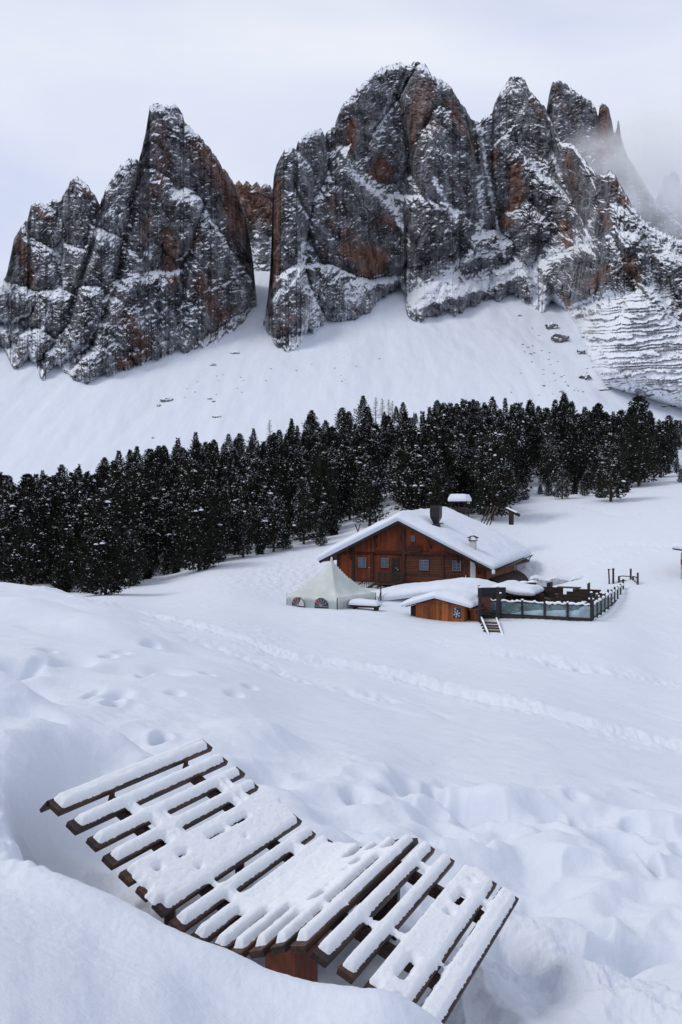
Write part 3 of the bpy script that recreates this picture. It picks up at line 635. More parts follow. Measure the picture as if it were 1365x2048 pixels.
# distant ruddy towers seen through the gap ---------------------------------
crestB = [(440,420),(455,390),(470,368),(478,362),(486,368),(495,360),(504,372),(513,362),(522,374),(532,366),(542,372),(552,384),(570,400),(590,420)]
footB = [(440,640),(590,640)]
massif('mountain', crestB, footB, [([(480,365),(485,500),(500,640)],10,.8,.9),([(525,372),(530,480),(525,640)],6,.9,.9),([(505,400),(510,620)],30,1,1)], 'distant ruddy towers seen through the gap between the two massifs',
       Yfix=1880, snow=[([(500,450),(520,430)],9,.6),([(505,500),(512,620)],16,1.0),([(545,480),(540,600)],8,1.0),([(520,560),(515,630)],20,1.0)], rust=[([(480,380),(540,420)],34,.9),([(500,385),(500,440)],20,.9)], snowbase=.0, seed=200, snowlow=.6)

# great central massif --------------------------------------------------------
crestC = [(527,645),(535,600),(541,540),(544,470),(545,400),(548,350),(555,325),(570,298),(585,296),(592,300),(597,280),(610,268),(625,258),(640,257),(650,270),(660,258),(672,243),(680,222),(690,200),(705,182),(720,170),(738,155),(755,140),(775,130),(800,123),(812,132),(820,126),(835,122),(850,128),(865,150),(882,158),(900,170),(915,195),(930,215),(945,240),(960,245),(970,232),(985,228),(990,205),(1000,185),(1010,170),(1020,155),(1035,150),(1048,155),(1060,180),(1075,198),(1090,212),(1100,235),(1112,265),(1125,287),(1140,285),(1150,292),(1165,312),(1180,332),(1195,350),(1210,352),(1220,338),(1230,348),(1245,375),(1260,402),(1280,430),(1300,452),(1335,468),(1365,480),(1420,505),(1500,560)]
footC = [(527,650),(533,668),(550,690),(575,705),(600,697),(612,662),(640,655),(660,640),(700,640),(735,625),(760,600),(800,572),(808,590),(814,630),(830,648),(870,632),(900,624),(920,628),(960,606),(1000,598),(1030,590),(1060,612),(1085,622),(1100,606),(1128,618),(1150,648),(1168,690),(1185,740),(1215,775),(1300,800),(1365,820),(1420,840),(1500,860)]
ribsC = [
 ([(580,296),(575,400),(560,520),(560,690)], 10, 1.0, .9),
 ([(625,258),(635,330),(640,380)], 30, .9, .9),
 ([(690,305),(670,380),(640,460),(645,560),(650,620)], 6, 1.0, .7),
 ([(760,140),(720,200),(705,300)], 26, .7, 1.0),
 ([(690,320),(740,360),(800,430),(815,520)], 6, .6, 1.1),
 ([(775,190),(765,280),(760,340),(790,420)], 26, .9, .9),
 ([(838,125),(850,220),(850,300)], 22, 1.1, .7),
 ([(870,230),(880,320),(930,400),(960,470)], 4, .95, .8),
 ([(905,180),(935,280),(950,380)], 34, .9, 1.0),
 ([(850,390),(840,460),(870,540)], 0, .9, .9),
 ([(930,410),(950,470),(960,520)], -4, .9, .9),
 ([(960,245),(985,340),(990,440),(985,500)], 34, 1, 1),
 ([(1035,150),(1035,260),(1050,370),(1080,480)], 10, .95, .7),
 ([(1065,190),(1110,300),(1140,380),(1150,470)], 24, .8, .9),
 ([(1045,420),(1060,470),(1050,510)], -22, .9, .9),
 ([(1165,330),(1190,400),(1205,470)], 22, .9, .9),
 ([(1222,340),(1250,420),(1290,470)], 22, .8, 1.0),
 ([(985,540),(975,600)], -22, 1.0, 1.0),
 ([(1140,500),(1110,540),(1130,610)], -38, .8, .8),
 ([(1240,465),(1230,530),(1210,590)], -40, .75, .85),
 ([(1330,500),(1345,560),(1340,640)], -30, .8, .8),
 ([(1275,570),(1260,660),(1240,780)], -66, .42, .4),
 ([(1275,570),(1340,680),(1365,740)], -66, .4, .5),
 ([(860,600),(850,640)], -20, 1.0, 1.0),
 ([(910,580),(900,625)], -18, 1.1, 1.1),
 ([(1035,540),(1020,595)], -28, .9, .9),
 ([(720,590),(690,640)], -8, .8, .8),
 ([(800,560),(770,590)], -6, .9, .9),
 ([(590,620),(560,690)], -16, .8, .8),
 ([(700,560),(650,600)], 0, .7, .7),
]
snowC = [([(705,345),(750,380),(795,420),(805,450)],11,1.1),([(690,310),(700,340)],8,.7),([(610,480),(600,540),(570,570),(550,600)],8,1.0),([(590,400),(620,440),(610,480)],4,.7),([(965,260),(972,330),(985,400),(1000,470),(1010,510)],5,1.1),
  ([(960,350),(965,440),(950,480)],9,.7),([(1060,320),(1085,345)],8,1.0),([(1105,305),(1120,350)],6,.9),([(820,580),(870,560),(930,520),(990,500)],11,1.0),([(830,600),(900,575),(980,560),(1060,530),(1120,500),(1180,480)],15,1.15),
  ([(1060,530),(1080,590),(1110,610)],14,1.2),([(740,170),(780,190)],10,.6),([(800,150),(770,220),(740,260)],6,.7),([(760,280),(750,300)],9,.5),([(860,250),(870,290),(900,320)],14,.45),([(870,360),(890,400),(910,440)],7,.9),
  ([(870,415),(930,425)],5,.9),([(720,580),(700,600)],14,.7),([(600,560),(630,600),(620,650)],16,.6),([(690,570),(760,560),(800,560)],9,.6),([(1290,460),(1365,520)],18,.8),([(1300,560),(1330,600),(1365,660)],16,.9),([(1150,620),(1250,590)],14,1.2),
  ([(1160,660),(1230,640),(1200,700)],22,1.0),([(1215,590),(1300,640),(1365,700)],10,.8),([(820,440),(818,520),(815,560)],4,.8),([(1190,420),(1170,480)],6,.7),([(1020,170),(1060,260)],14,.35),([(1000,240),(1010,300)],14,.4),([(880,180),(840,140)],12,.3),
  ([(700,180),(690,210)],8,.4),([(640,260),(620,290)],14,.35),([(1270,640),(1240,780)],70,.22),([(1350,690),(1365,800)],70,.25),([(1080,640),(1180,720),(1190,760)],26,1.2),([(590,690),(650,660)],9,1.0),([(1290,330),(1300,400)],10,.4),([(560,640),(600,660),(625,665)],6,.5)]
rustC = [([(705,250),(700,290)],18,.9),([(760,330),(775,345),(750,350)],17,.9),([(560,370),(550,470),(548,560)],12,.9),([(700,500),(760,520),(735,540)],24,1.0),([(770,440),(785,450)],14,.7),([(690,470),(720,500)],16,.6),([(850,180),(840,230),(860,250)],26,.6),([(900,200),(930,260)],12,.7),
  ([(1030,330),(1035,400),(1012,440)],17,1.0),([(1130,450),(1135,485)],12,1.0),([(1225,360),(1245,400)],12,.8),([(1190,570),(1215,540)],12,.7),([(1255,520),(1270,560)],14,.8),([(1065,200),(1085,240)],12,.5),([(660,380),(665,450)],10,.5),([(1135,300),(1150,380)],12,.5),([(1120,590),(1140,610)],8,.8),
  ([(825,240),(830,290)],8,.6),([(910,360),(925,370)],12,.3),([(990,300),(985,340)],10,.5),([(560,660),(580,640)],16,.5),([(1340,610),(1365,640)],10,.7),([(650,500),(640,540)],10,.4),([(1205,420),(1215,450)],9,.6),([(940,280),(945,300)],8,.5)]
darkC = [([(690,420),(760,460)],34),([(800,210),(825,300),(815,350)],9),([(815,430),(820,540)],8),([(1060,360),(1080,430)],26),([(980,400),(990,450)],8),([(870,420),(850,500)],24)]
gullC = [([(835,130),(800,195),(765,235),(745,265)],3.2,22),([(795,190),(815,260),(820,350)],5,24),([(806,425),(826,490),(812,560)],6,16),([(650,270),(660,340)],4,16),([(592,300),(590,380),(620,440),(605,520),(570,580)],5,16),([(965,250),(972,330),(985,400),(1005,480)],6,22),
  ([(1090,215),(1120,350),(1180,470)],5,16),([(945,245),(960,380),(950,470)],6,16),([(1060,530),(1080,600)],10,14),([(820,585),(920,540),(990,505)],7,10),([(840,605),(900,580),(1000,560),(1060,530),(1140,500),(1200,480)],9,14),([(1225,470),(1290,600)],6,14),([(1150,620),(1270,585)],12,14),([(1290,480),(1330,600)],8,16),([(700,560),(800,550)],6,8)]
strataC = lambda px, py: sstep(0, 30, py - np.interp(px, [1100, 1140, 1190, 1230, 1275, 1320, 1365, 1400], [660, 640, 612, 585, 572, 620, 660, 690])) * sstep(1110, 1170, px)
massif('mountain', crestC, footC, ribsC, 'great central rock massif with a broad domed summit split by a dark crack', snow=snowC, rust=rustC, gully=gullC, dark=darkC, snowbase=.05, strata=strataC, seed=300, slabs=slabsC)

# towers half lost in cloud ---------------------------------------------------
crestD = [(1060,330),(1085,280),(1094,215),(1098,190),(1105,165),(1118,160),(1135,168),(1150,182),(1165,190),(1180,200),(1192,216),(1197,232),(1200,210),(1210,206),(1218,216),(1224,240),(1228,262),(1233,262),(1236,240),(1239,246),(1243,275),(1255,310),(1280,350),(1310,400),(1350,440),(1400,470)]
footD = [(1060,560),(1400,600)]
massif('mountain', crestD, footD, [([(1112,163),(1130,260),(1160,400)],8,.9,.9),([(1160,190),(1180,300),(1200,420)],16,.9,.9),([(1208,208),(1213,300),(1230,420)],4,1.0,1.0),([(1236,245),(1250,340),(1290,460)],10,1.2,.9)],
       'pair of dark towers behind the central massif, their feet lost in cloud', Yfix=1900, snow=[([(1105,200),(1150,260)],18,.3)], rust=[([(1208,220),(1215,330)],14,.9),([(1110,180),(1140,230)],14,.4)], snowbase=.04, seed=400)
crestE = [(1225,470),(1250,420),(1262,380),(1280,372),(1300,392),(1312,398),(1320,380),(1328,352),(1342,341),(1354,345),(1362,368),(1372,360),(1385,350),(1400,380),(1450,430),(1520,480)]
footE = [(1225,600),(1520,660)]
massif('mountain', crestE, footE, [([(1285,375),(1300,480)],8,.9,.9),([(1342,341),(1345,500)],4,1.0,1.0),([(1385,350),(1400,500)],6,1,1)], 'farthest pale pinnacles at the right edge, veiled by cloud', Yfix=2030, snowbase=.12, seed=500)
# boulders and outcrops lying on the open slope ------------------------------
def boulder(px, py, w, h, label, seed, group=None, flatn=.5):
    Y = float(scree_Y(py)); 
    Ys = np.linspace(820, 1600, 900); zz = terrain_z(np.full(900, float(px)), Ys); s = CYP - zz * FPX / Ys; k = int(np.argmin(np.abs(s - py))); Y = Ys[k]
    x = (px - CXP) * Y / FPX; z = zz[k]; sc = Y / FPX
    bm = bmesh.new(); bmesh.ops.create_icosphere(bm, subdivisions=4, radius=1)
    for v in bm.verts:
        n = mnoise.fractal(v.co * 1.3 + Vector((seed * 3.1, 0, 0)), .8, 2.1, 4) * .35 + mnoise.noise(v.co * 4 + Vector((seed, 3, 1))) * .07
        c = mnoise.voronoi(v.co * 1.6 + Vector((seed, seed, 0)))[0][0]
        v.co *= (1 + n - .35 * c); v.co.x *= w * sc / 2; v.co.z *= h * sc / 2 * 1.2; v.co.y *= (w + h) * .28 * sc
    me = bpy.data.meshes.new('boulder'); bm.to_mesh(me); bm.free()
    me.transform(Matrix.Rotation(.45, 4, 'X')); me.polygons.foreach_set('use_smooth', [True] * len(me.polygons))
    nn = np.empty(len(me.vertices) * 3, np.float32); me.vertices.foreach_get('normal', nn); nz = nn.reshape(-1, 3)[:, 2]
    co = np.empty(len(me.vertices) * 3, np.float32); me.vertices.foreach_get('co', co); co = co.reshape(-1, 3)
    a = me.attributes.new('snow', 'FLOAT', 'POINT'); a.data.foreach_set('value', (sstep(.25, .75, nz) * 1.1 + .12 * fbm(co[:, 0] / 3, co[:, 1] / 3 + co[:, 2] / 3, 3)).astype(np.float32))
    a = me.attributes.new('rust', 'FLOAT', 'POINT'); a.data.foreach_set('value', np.full(len(nz), -.1, np.float32))
    me.materials.append(rockm); o = bpy.data.objects.new('boulder', me); link(o); o.location = (x, Y, z); tag(o, label, 'boulder', group)
for i, b in enumerate([(1105, 655, 30, 18, 'upper of the two big dark boulders on the snow below the right cliffs'), (1122, 680, 42, 24, 'lower and larger of the two big snow-topped boulders below the right cliffs'),
    (1163, 706, 24, 14, 'broken snow-capped boulder below the two big ones'), (1172, 757, 30, 16, 'flat slanting boulder near the left foot of the layered rock slope'), (334, 801, 28, 12, 'long low dark rock on the left snow slope'),
    (318, 812, 10, 6, 'small rock just below the long low dark one'), (434, 834, 20, 5, 'thin dark rock streak above the wood crest on the left slope'), (420, 798, 10, 5, 'small rock on the left slope right of the long low one'),
    (428, 803, 8, 5, 'smaller of the neighbouring rocks on the left slope'), (470, 706, 20, 5, 'thin rock ledge under the right foot of the left massif'), (427, 730, 16, 6, 'small rock below the foot of the left massif'),
    (1124, 784, 12, 6, 'small dark rock above the wood on the right'), (1088, 772, 7, 5, 'little dark rock above the wood left of the small one'), (1208, 778, 26, 5, 'low slab at the right above the wood'), (1062, 708, 8, 4, 'little dark rock high on the right slope'),
    (1040, 632, 9, 5, 'little dark rock just under the cliff foot'), (1335, 812, 30, 5, 'low dark slab at the right edge above the wood'), (306, 876, 6, 4, 'tiny dark rock above the left wood crest')]): boulder(*b, i + 1)
for i in range(26):
    R_ = random.Random(i); px = R_.uniform(1030, 1180); py = 640 + (px - 1030) * .8 + R_.uniform(-20, 60)
    if py < 800: boulder(px, py, R_.uniform(3, 6), R_.uniform(2, 4), 'one of the little dark stones strewn down the slope below the right cliffs', 40 + i, 'little stones on the right slope')
for i in range(34):
    R_ = random.Random(900 + i); q_ = i % 3; cx_, cy_, sp_, lb_ = ((430, 745, 60, 'one of the tiny stones scattered on the snow below the left massif'), (640, 735, 120, 'one of the tiny stones scattered on the middle of the open slope'), (1085, 765, 70, 'one of the tiny stones scattered just above the wood on the right'))[q_]
    boulder(cx_ + R_.uniform(-sp_, sp_), cy_ + R_.uniform(-22, 30) + (0 if q_ else 20), R_.uniform(2, 5), R_.uniform(1.5, 3), lb_, 80 + i, 'tiny stones ' + ('left', 'middle', 'right')[q_])
# drifting cloud round the far towers ------------------------------------------
def cloud(px, py, Y, rx, ry, rz_, dens, seed, label):
    bm = bmesh.new(); bmesh.ops.create_icosphere(bm, subdivisions=3, radius=1); me = bpy.data.meshes.new('mist'); bm.to_mesh(me); bm.free()
    m = bpy.data.materials.new('mist'); m.use_nodes = True; t = m.node_tree; t.nodes.clear(); L = t.links.new
    out = nd(t, 'ShaderNodeOutputMaterial'); pv = nd(t, 'ShaderNodeVolumePrincipled'); L(pv.outputs[0], out.inputs['Volume'])
    pv.inputs['Color'].default_value = (.995, .995, 1, 1); pv.inputs['Anisotropy'].default_value = .0
    tc = nd(t, 'ShaderNodeTexCoord'); ln = nd(t, 'ShaderNodeVectorMath', operation='LENGTH'); L(tc.outputs['Object'], ln.inputs[0])
    fo = nd(t, 'ShaderNodeMapRange', ins={1: 1.0, 2: .25, 3: 0, 4: 1.0}); fo.interpolation_type = 'SMOOTHSTEP'; L(ln.outputs['Value'], fo.inputs[0])
    mp = nd(t, 'ShaderNodeMapping'); mp.inputs['Location'].default_value = (seed, seed * 2, 0); L(tc.outputs['Object'], mp.inputs[0])
    n = nd(t, 'ShaderNodeTexNoise', ins={'Scale': 2.2, 'Detail': 5, 'Roughness': .55, 'Distortion': .5}); L(mp.outputs[0], n.inputs['Vector'])
    r = nd(t, 'ShaderNodeMapRange', ins={1: .36, 2: .62, 3: 0, 4: 1}); L(n.outputs['Fac'], r.inputs[0])
    mu = nd(t, 'ShaderNodeMath', operation='MULTIPLY'); L(fo.outputs[0], mu.inputs[0]); L(r.outputs[0], mu.inputs[1])
    m2 = nd(t, 'ShaderNodeMath', operation='MULTIPLY', ins={1: dens}); L(mu.outputs[0], m2.inputs[0]); L(m2.outputs[0], pv.inputs['Density'])
    me.materials.append(m); o = bpy.data.objects.new('mist', me); link(o); o.location = flat(px, py, Y); o.scale = (rx, ry, rz_); tag(o, label, 'mist', kind='stuff')
cloud(1335, 350, 1700, 190, 70, 200, .050, 1, 'pale cloud drifting round the far towers at the right')
cloud(1185, 320, 1690, 110, 60, 80, .022, 5, 'thin wisp of cloud hiding the feet of the pair of towers')
print('rock', round(time.time() - T0, 1))
# ------------------------------------------------------------------ trees
def foliage_mat():
    m, t, b = newmat('pine_needles'); L = t.links.new
    tc = nd(t, 'ShaderNodeTexCoord'); oi = nd(t, 'ShaderNodeObjectInfo')
    n = nd(t, 'ShaderNodeTexNoise', ins={'Scale': 1.3, 'Detail': 4}); L(tc.outputs['Object'], n.inputs['Vector'])
    r = nd(t, 'ShaderNodeValToRGB'); e = r.color_ramp.elements
    e[0].position = .35; e[0].color = (.013, .016, .012, 1); e[1].position = .7; e[1].color = (.040, .045, .031, 1)
    L(n.outputs['Fac'], r.inputs[0])
    h = nd(t, 'ShaderNodeHueSaturation'); L(r.outputs[0], h.inputs['Color'])
    mr = nd(t, 'ShaderNodeMapRange', ins={3: .7, 4: 1.25}); L(oi.outputs['Random'], mr.inputs[0]); L(mr.outputs[0], h.inputs['Value'])
    L(h.outputs[0], b.inputs['Base Color']); b.inputs['Roughness'].default_value = .8; b.inputs['Specular IOR Level'].default_value = .1
    return m
M_NEEDLE = foliage_mat()
M_BARK = simple('bark', (.06, .045, .035), .9, .4, 8, (1, 1, .3), .5)
M_LARCH = simple('bare_twigs', (.10, .070, .048), .9, .3, 5)

def make_tree(seed, H=9.0, W=.25, pointy=.75, dens=1.0, low=.06, lean=0.0, snowy=1.0, needle=.30, ntuft=6):
    """a pine in local coordinates: trunk mesh, crown mesh, snow mesh"""
    R = np.random.RandomState(seed); rnd = random.Random(seed)
    nb = int(235 * dens); ang = 0; V = []; F = []; SV = []; SF = []
    lob = [(R.uniform(0, 6.28), R.uniform(.1, .95), R.uniform(.1, .3) * R.choice([-1, 1])) for _ in range(16)]
    tips = []
    for i in range(nb):
        h = low + (1 - low) * ((i + .5) / nb) ** .92
        ang += 2.399 + R.uniform(-.4, .4)
        env = min(1, ((1 - h) ** pointy) * 1.12) * (min(1, (h - low + .05) / .16)) ** .5
        lobv = sum(a * math.exp(-((h - hh) / .1) ** 2) * max(0, math.cos(ang - aa)) for aa, hh, a in lob)
        r = H * W * max(.05, env * (1 + lobv) * R.uniform(.58, 1.22)) + .12
        z0 = h * H; up = .22 + .6 * h + R.uniform(-.1, .1)
        droop = -.12 * (1 - h)
        nt = max(2, int(ntuft * (r / (H * W)) + 1.6))
        for k in range(nt):
            f = (k + 1) / nt if nt > 2 else (k + 1.2) / (nt + .2)
            f = .28 + .72 * f
            a2 = ang + R.uniform(-.28, .28) / max(f, .4)
            rr = r * f + R.uniform(-.06, .06); zz = z0 + rr * (up * f * .8 + droop) + R.uniform(-.10, .10)
            tips.append((rr * math.cos(a2), rr * math.sin(a2), zz, a2, f, h, r))
    tips.append((0, 0, H * .985, 0, 1, 1, .2)); tips.append((.03, 0, H * 1.0, 2, 1, 1, .2))
    tp = np.array(tips)
    m = 9
    n = len(tp)
    c = tp[:, None, :3]
    dirs = R.normal(size=(n, m, 3)); dirs[..., 2] += .75; dirs[..., 0] += 1.1 * np.cos(tp[:, 3])[:, None] * tp[:, 4][:, None]; dirs[..., 1] += 1.1 * np.sin(tp[:, 3])[:, None] * tp[:, 4][:, None]
    dirs /= np.linalg.norm(dirs, axis=2, keepdims=True)
    ln = needle * R.uniform(.6, 1.25, (n, m, 1)) * (.75 + .25 * tp[:, 4])[:, None, None]
    side = np.cross(dirs, R.normal(size=(n, m, 3))); side /= np.linalg.norm(side, axis=2, keepdims=True)
    w = ln * .17
    p0 = c - dirs * ln * .25; p1 = c + dirs * ln * .45 + side * w; p2 = c + dirs * ln; p3 = c + dirs * ln * .45 - side * w
    V = np.stack([p0, p1, p2, p3], 2).reshape(-1, 3)
    F = np.arange(len(V)).reshape(-1, 4)
    crown = mesh_np('crown', V, F, M_NEEDLE, False)
    # inner boughs so the crown is not see-through
    # snow pads lying on some tufts
    pads = []
    sel = np.where((tp[:, 4] > .55))[0]
    for i in sel:
        cl = mnoise.noise(Vector(tp[i, :3]) * .75 + Vector((seed * 1.7, 0, 0)))
        if cl < .02 - .25 * (tp[i, 5] - .3): continue
        q = R.rand() * .55
        if q < .05 * snowy: pads.append((tp[i, :3], R.uniform(.05, .11)))
        if q > .55 - .0075 * snowy: pads.append((tp[i, :3] + np.array([0, 0, .05]), R.uniform(.14, .30)))
    pv = []; pf = []
    for (p, s) in pads:
        b = len(pv); a0 = R.rand() * 6
        k = 6
        sx, sy = s * R.uniform(.9, 1.6), s * R.uniform(.8, 1.2)
        base = p + np.array([0, 0, .10])
        for j in range(k): pv.append(base + np.array([sx * math.cos(a0 + j * 6.283 / k), sy * math.sin(a0 + j * 6.283 / k), -s * .25]))
        for j in range(k): pv.append(base + np.array([.6 * sx * math.cos(a0 + j * 6.283 / k), .6 * sy * math.sin(a0 + j * 6.283 / k), s * .35]))
        pv.append(base + np.array([0, 0, s * .55])); pv.append(base + np.array([0, 0, -s * .4]))
        for j in range(k):
            j2 = (j + 1) % k
            pf += [(b + j, b + j2, b + k + j2), (b + j, b + k + j2, b + k + j), (b + k + j, b + k + j2, b + 2 * k), (b + j2, b + j, b + 2 * k + 1)]
    # powder: slivers resting on the twigs
    np_ = int(380 * snowy)
    wgt = np.array([max(.03, mnoise.noise(Vector(p[:3]) * .8 + Vector((seed * 1.7, 0, 0))) + .12) * (.3 + p[5]) for p in tp]); ii = R.choice(len(tp), np_, p=wgt / wgt.sum()); cc = tp[ii, :3] + R.normal(size=(np_, 3)) * .09 + np.array([0, 0, .13]); a = R.uniform(0, 6.28, np_); l = R.uniform(.05, .14, np_)
    u = np.stack([np.cos(a) * l, np.sin(a) * l, R.uniform(-.03, .05, np_)], 1); v = np.stack([-np.sin(a) * .035, np.cos(a) * .035, np.zeros(np_)], 1); wv = np.array([0, 0, .05])
    b0 = len(pv); q4 = np.stack([cc - u, cc + v, cc + u, cc - v, cc + wv], 1).reshape(-1, 3)
    pv = np.concatenate([np.array(pv).reshape(-1, 3), q4]); base = b0 + np.arange(np_)[:, None] * 5
    tri = np.concatenate([base + np.array(x) for x in ([0, 1, 4], [1, 2, 4], [2, 3, 4], [3, 0, 4])], 0)
    pf = np.concatenate([np.array(pf, int).reshape(-1, 3), tri]) if len(pf) else tri
    snow = mesh_np('snow_load', pv, pf, snow_tree, True)
    t = MB(); t.tube([(0, 0, -1.2), (0, 0, 0), (.03, .02, H * .3), (0, 0, H * .65), (0, 0, H * .97)], [H * .022, H * .020, H * .016, H * .009, .015], 7)
    for i in range(26):
        h = rnd.uniform(.1, .85); a = rnd.uniform(0, 6.28); r = H * W * (1 - h) ** pointy * .7
        t.tube([(0, 0, h * H), (r * .5 * math.cos(a), r * .5 * math.sin(a), h * H + .02), (r * math.cos(a), r * math.sin(a), h * H + r * .25)], [.05, .035, .012], 4, False)
    trunk = t.mesh('trunk', M_BARK, smooth=True)
    return trunk, crown, snow

VAR = [make_tree(11, 9, .25, .78, 1.1), make_tree(12, 9, .235, .88, 1.0, snowy=1.3), make_tree(13, 9, .27, .70, 1.2, snowy=.7), make_tree(14, 9, .20, .95, .9), make_tree(15, 9, .185, 1.05, .9, needle=.27, snowy=1.2), make_tree(16, 9, .26, .82, 1.1, snowy=1.8), make_tree(17, 9, .22, .62, 1.0, low=.12)]
BIG = make_tree(21, 9, .30, .50, 1.75, snowy=1.7, needle=.27, ntuft=8)
BIG2 = make_tree(22, 9, .31, .55, 1.7, low=.03, snowy=.9, needle=.27, ntuft=8)
BUSHY = make_tree(23, 9, .27, .75, 1.0, low=.0, snowy=2.2, needle=.5)
print('tree protos', round(time.time() - T0, 1))

def tree(var, x, y, h, label, cat='pine tree', group=None, rz=None, wide=1.0, name='pine_tree', sink=.1):
    z = ground(x, y)
    o = empty(name, (x, y, z - sink)); s = h / 9.0
    o.rotation_euler = (0, 0, rnd_.uniform(0, 6.28) if rz is None else rz); o.scale = (s * wide, s * wide, s)
    tag(o, label, cat, group)
    for nm, me in zip(('trunk', 'crown', 'snow_load'), var):
        c = bpy.data.objects.new(nm, me); link(c); c.parent = o
        if nm == 'snow_load': c['kind'] = 'stuff'
    return o
rnd_ = random.Random(4)
def px2ground(px, py, lo=60, hi=250):
    """farther slopes: the place on the snow that shows at this pixel"""
    Ys = np.linspace(lo, hi, 700); z = terrain_z(np.full(700, float(px)), Ys); s = CYP - z * FPX / Ys
    k = int(np.argmin(np.abs(s - py))); return (px - CXP) * Ys[k] / FPX, Ys[k]
occupied = []
G = 'pines of the dense dark wood'
# trees that can be told apart: px of the foot, py of the foot, py of the top, which, widening, label
SPECIAL = [
 (985,1040,872,BIG,1.0,'biggest, broadest dark pine, right beside the small white-capped lookout'),
 (212,1190,1055,BIG2,1.25,'very dark broad pine at the lower left edge of the wood'),
 (262,1172,1062,BIG2,.9,'dark pine touching the right side of the very dark broad one at lower left'),
 (398,1142,985,BIG2,1.0,'stout rounded dark pine standing free at the front edge of the wood'),
 (487,1115,1010,VAR[1],1.0,'dark cone-shaped pine just right of the stout rounded one at the wood edge'),
 (548,1104,975,VAR[5],1.1,'pine with white snow pads at the front edge of the wood'),
 (608,1088,960,VAR[5],1.0,'pine at the wood edge just left of the small young pine by the hut'),
 (641,1092,1036,VAR[0],1.0,'small young pine standing alone just left of the hut roof'),
 (740,1052,915,VAR[1],1.15,'tall pine with snow clots left of the open snow strip above the hut'),
 (700,1040,900,VAR[3],1.0,'slender shaded pine with bare lower trunk behind the crossed poles'),
 (835,1040,900,VAR[5],1.35,'snow-clotted pine rising right behind the roof ridge of the hut'),
 (880,1040,925,VAR[0],1.2,'pine directly behind the dark metal chimney of the hut'),
 (1125,998,930,VAR[5],1.25,'low bushy pine at the right front edge of the wood'),
 (1222,1003,870,VAR[5],1.2,'frosted pine standing forward at the right end of the wood'),
 (1170,992,945,VAR[3],1.3,'small frosted tree between two bigger pines at the right front of the wood'),
 (1278,972,835,VAR[2],1.15,'tall dark pine near the right end of the wood, on the snow bank'),
 (1322,955,850,VAR[3],1.2,'outermost dark pine at the right end of the wood'),
 (1081,988,968,VAR[5],1.4,'tiny snowy sapling on the bank below the wood'),
 (1354,948,905,VAR[4],1.0,'small thin young pine at the right edge of the photo on the snow slope'),
 (1362,965,936,VAR[0],1.0,'little sapling below the thin young pine at the right edge'),
 (125,1185,1120,BUSHY,1.3,'snow-covered bushy young pine at the lower left foot of the wood'),
 (1278,930,795,VAR[2],1.25,'large broad pine on the crest at the right of the wood'),
 (300,1152,1085,VAR[0],1.0,'small pine in the gap between two dark groups at the lower wood edge'),
 (1345,868,828,VAR[2],1.3,'dark round pine far up the slope at the right edge'),
]
for px, py, top, v, wd, lab in SPECIAL:
    x, y = px2ground(px, py); h = (py - top) / FPX * y
    occupied.append((x, y, 1.6 * h / 9)); tree(v, x, y, h, lab, wide=wd)
# larches without needles on the crest
def make_larch(seed):
    R = random.Random(seed); t = MB(); H = 9
    t.tube([(0, 0, -1), (0, 0, H * .5), (0, 0, H)], [.16, .10, .02], 6)
    f = MB()
    for i in range(90):
        h = R.uniform(.18, .97); a = R.uniform(0, 6.28); r = 1.7 * (1 - h) ** .7 + .15
        p0 = Vector((0, 0, h * H)); p1 = Vector((r * math.cos(a), r * math.sin(a), h * H + .15 * r))
        f.tube([p0, p1], [.035, .012], 3, False)
        for k in range(4):
            q = p0.lerp(p1, R.uniform(.3, 1)); f.tube([q, q + Vector((R.uniform(-.3, .3), R.uniform(-.3, .3), R.uniform(.1, .4)))], [.02, .008], 3, False)
    return t.mesh('trunk', M_LARCH, smooth=True), f.mesh('twigs', M_LARCH)
LAR = make_larch(3)
for k, (px, py, top) in enumerate([(752,842,787), (765,842,790), (778,842,793), (540,888,828), (785,842,796)]):
    x, y = px2ground(px, py, 100, 249); h = (py - top) / FPX * y
    o = empty('larch_tree', (x, y, ground(x, y) - .2)); o.scale = (h / 9,) * 3; o.rotation_euler = (0, 0, k * 1.3)
    tag(o, 'brownish bare larch standing up from the wood crest left of the broad stone pine tops' if px > 600 else 'single brownish bare larch top showing over the left crest of the wood', 'larch tree', 'bare larches on the crest' if px > 600 else None)
    for nm, me in zip(('trunk', 'twigs'), LAR):
        c = bpy.data.objects.new(nm, me); link(c); c.parent = o
    occupied.append((x, y, 1.0))

# the wood itself: a band on the rise, from its lower edge to the crest
low_edge = [(-60,1178),(0,1180),(60,1178),(120,1183),(170,1186),(230,1172),(300,1150),(350,1142),(440,1122),(520,1102),(590,1090),(650,1072),(690,1045),(735,1035),(765,985),(790,985),(815,1030),(900,1036),(960,1034),(1010,1018),(1050,990),(1100,985),(1140,975),(1200,985),(1250,975),(1300,955),(1330,945),(1345,915),(1380,880)]
hi_edge = [(-60,1012),(0,1012),(110,995),(270,950),(400,925),(500,902),(600,880),(680,862),(740,850),(870,846),(1000,850),(1140,852),(1250,852),(1300,865),(1330,880),(1345,872),(1380,868)]
lx = [a for a, b in low_edge]; ly_ = [b for a, b in low_edge]; hx = [a for a, b in hi_edge]; hy = [b for a, b in hi_edge]
HOLES = [(772,975,20,48),(800,880,64,26),(660,905,24,18),(565,915,10,6),(1137,938,15,24),(1015,848,16,12),(1180,905,14,14),(450,1000,14,16),(560,935,12,14),(850,855,20,12),(695,1060,30,14)]
cand = []
rs = np.random.RandomState(9)
N = 26000
cpx = rs.uniform(-60, 1380, N); cY = np.sqrt(rs.uniform(62 ** 2, 250 ** 2, N))
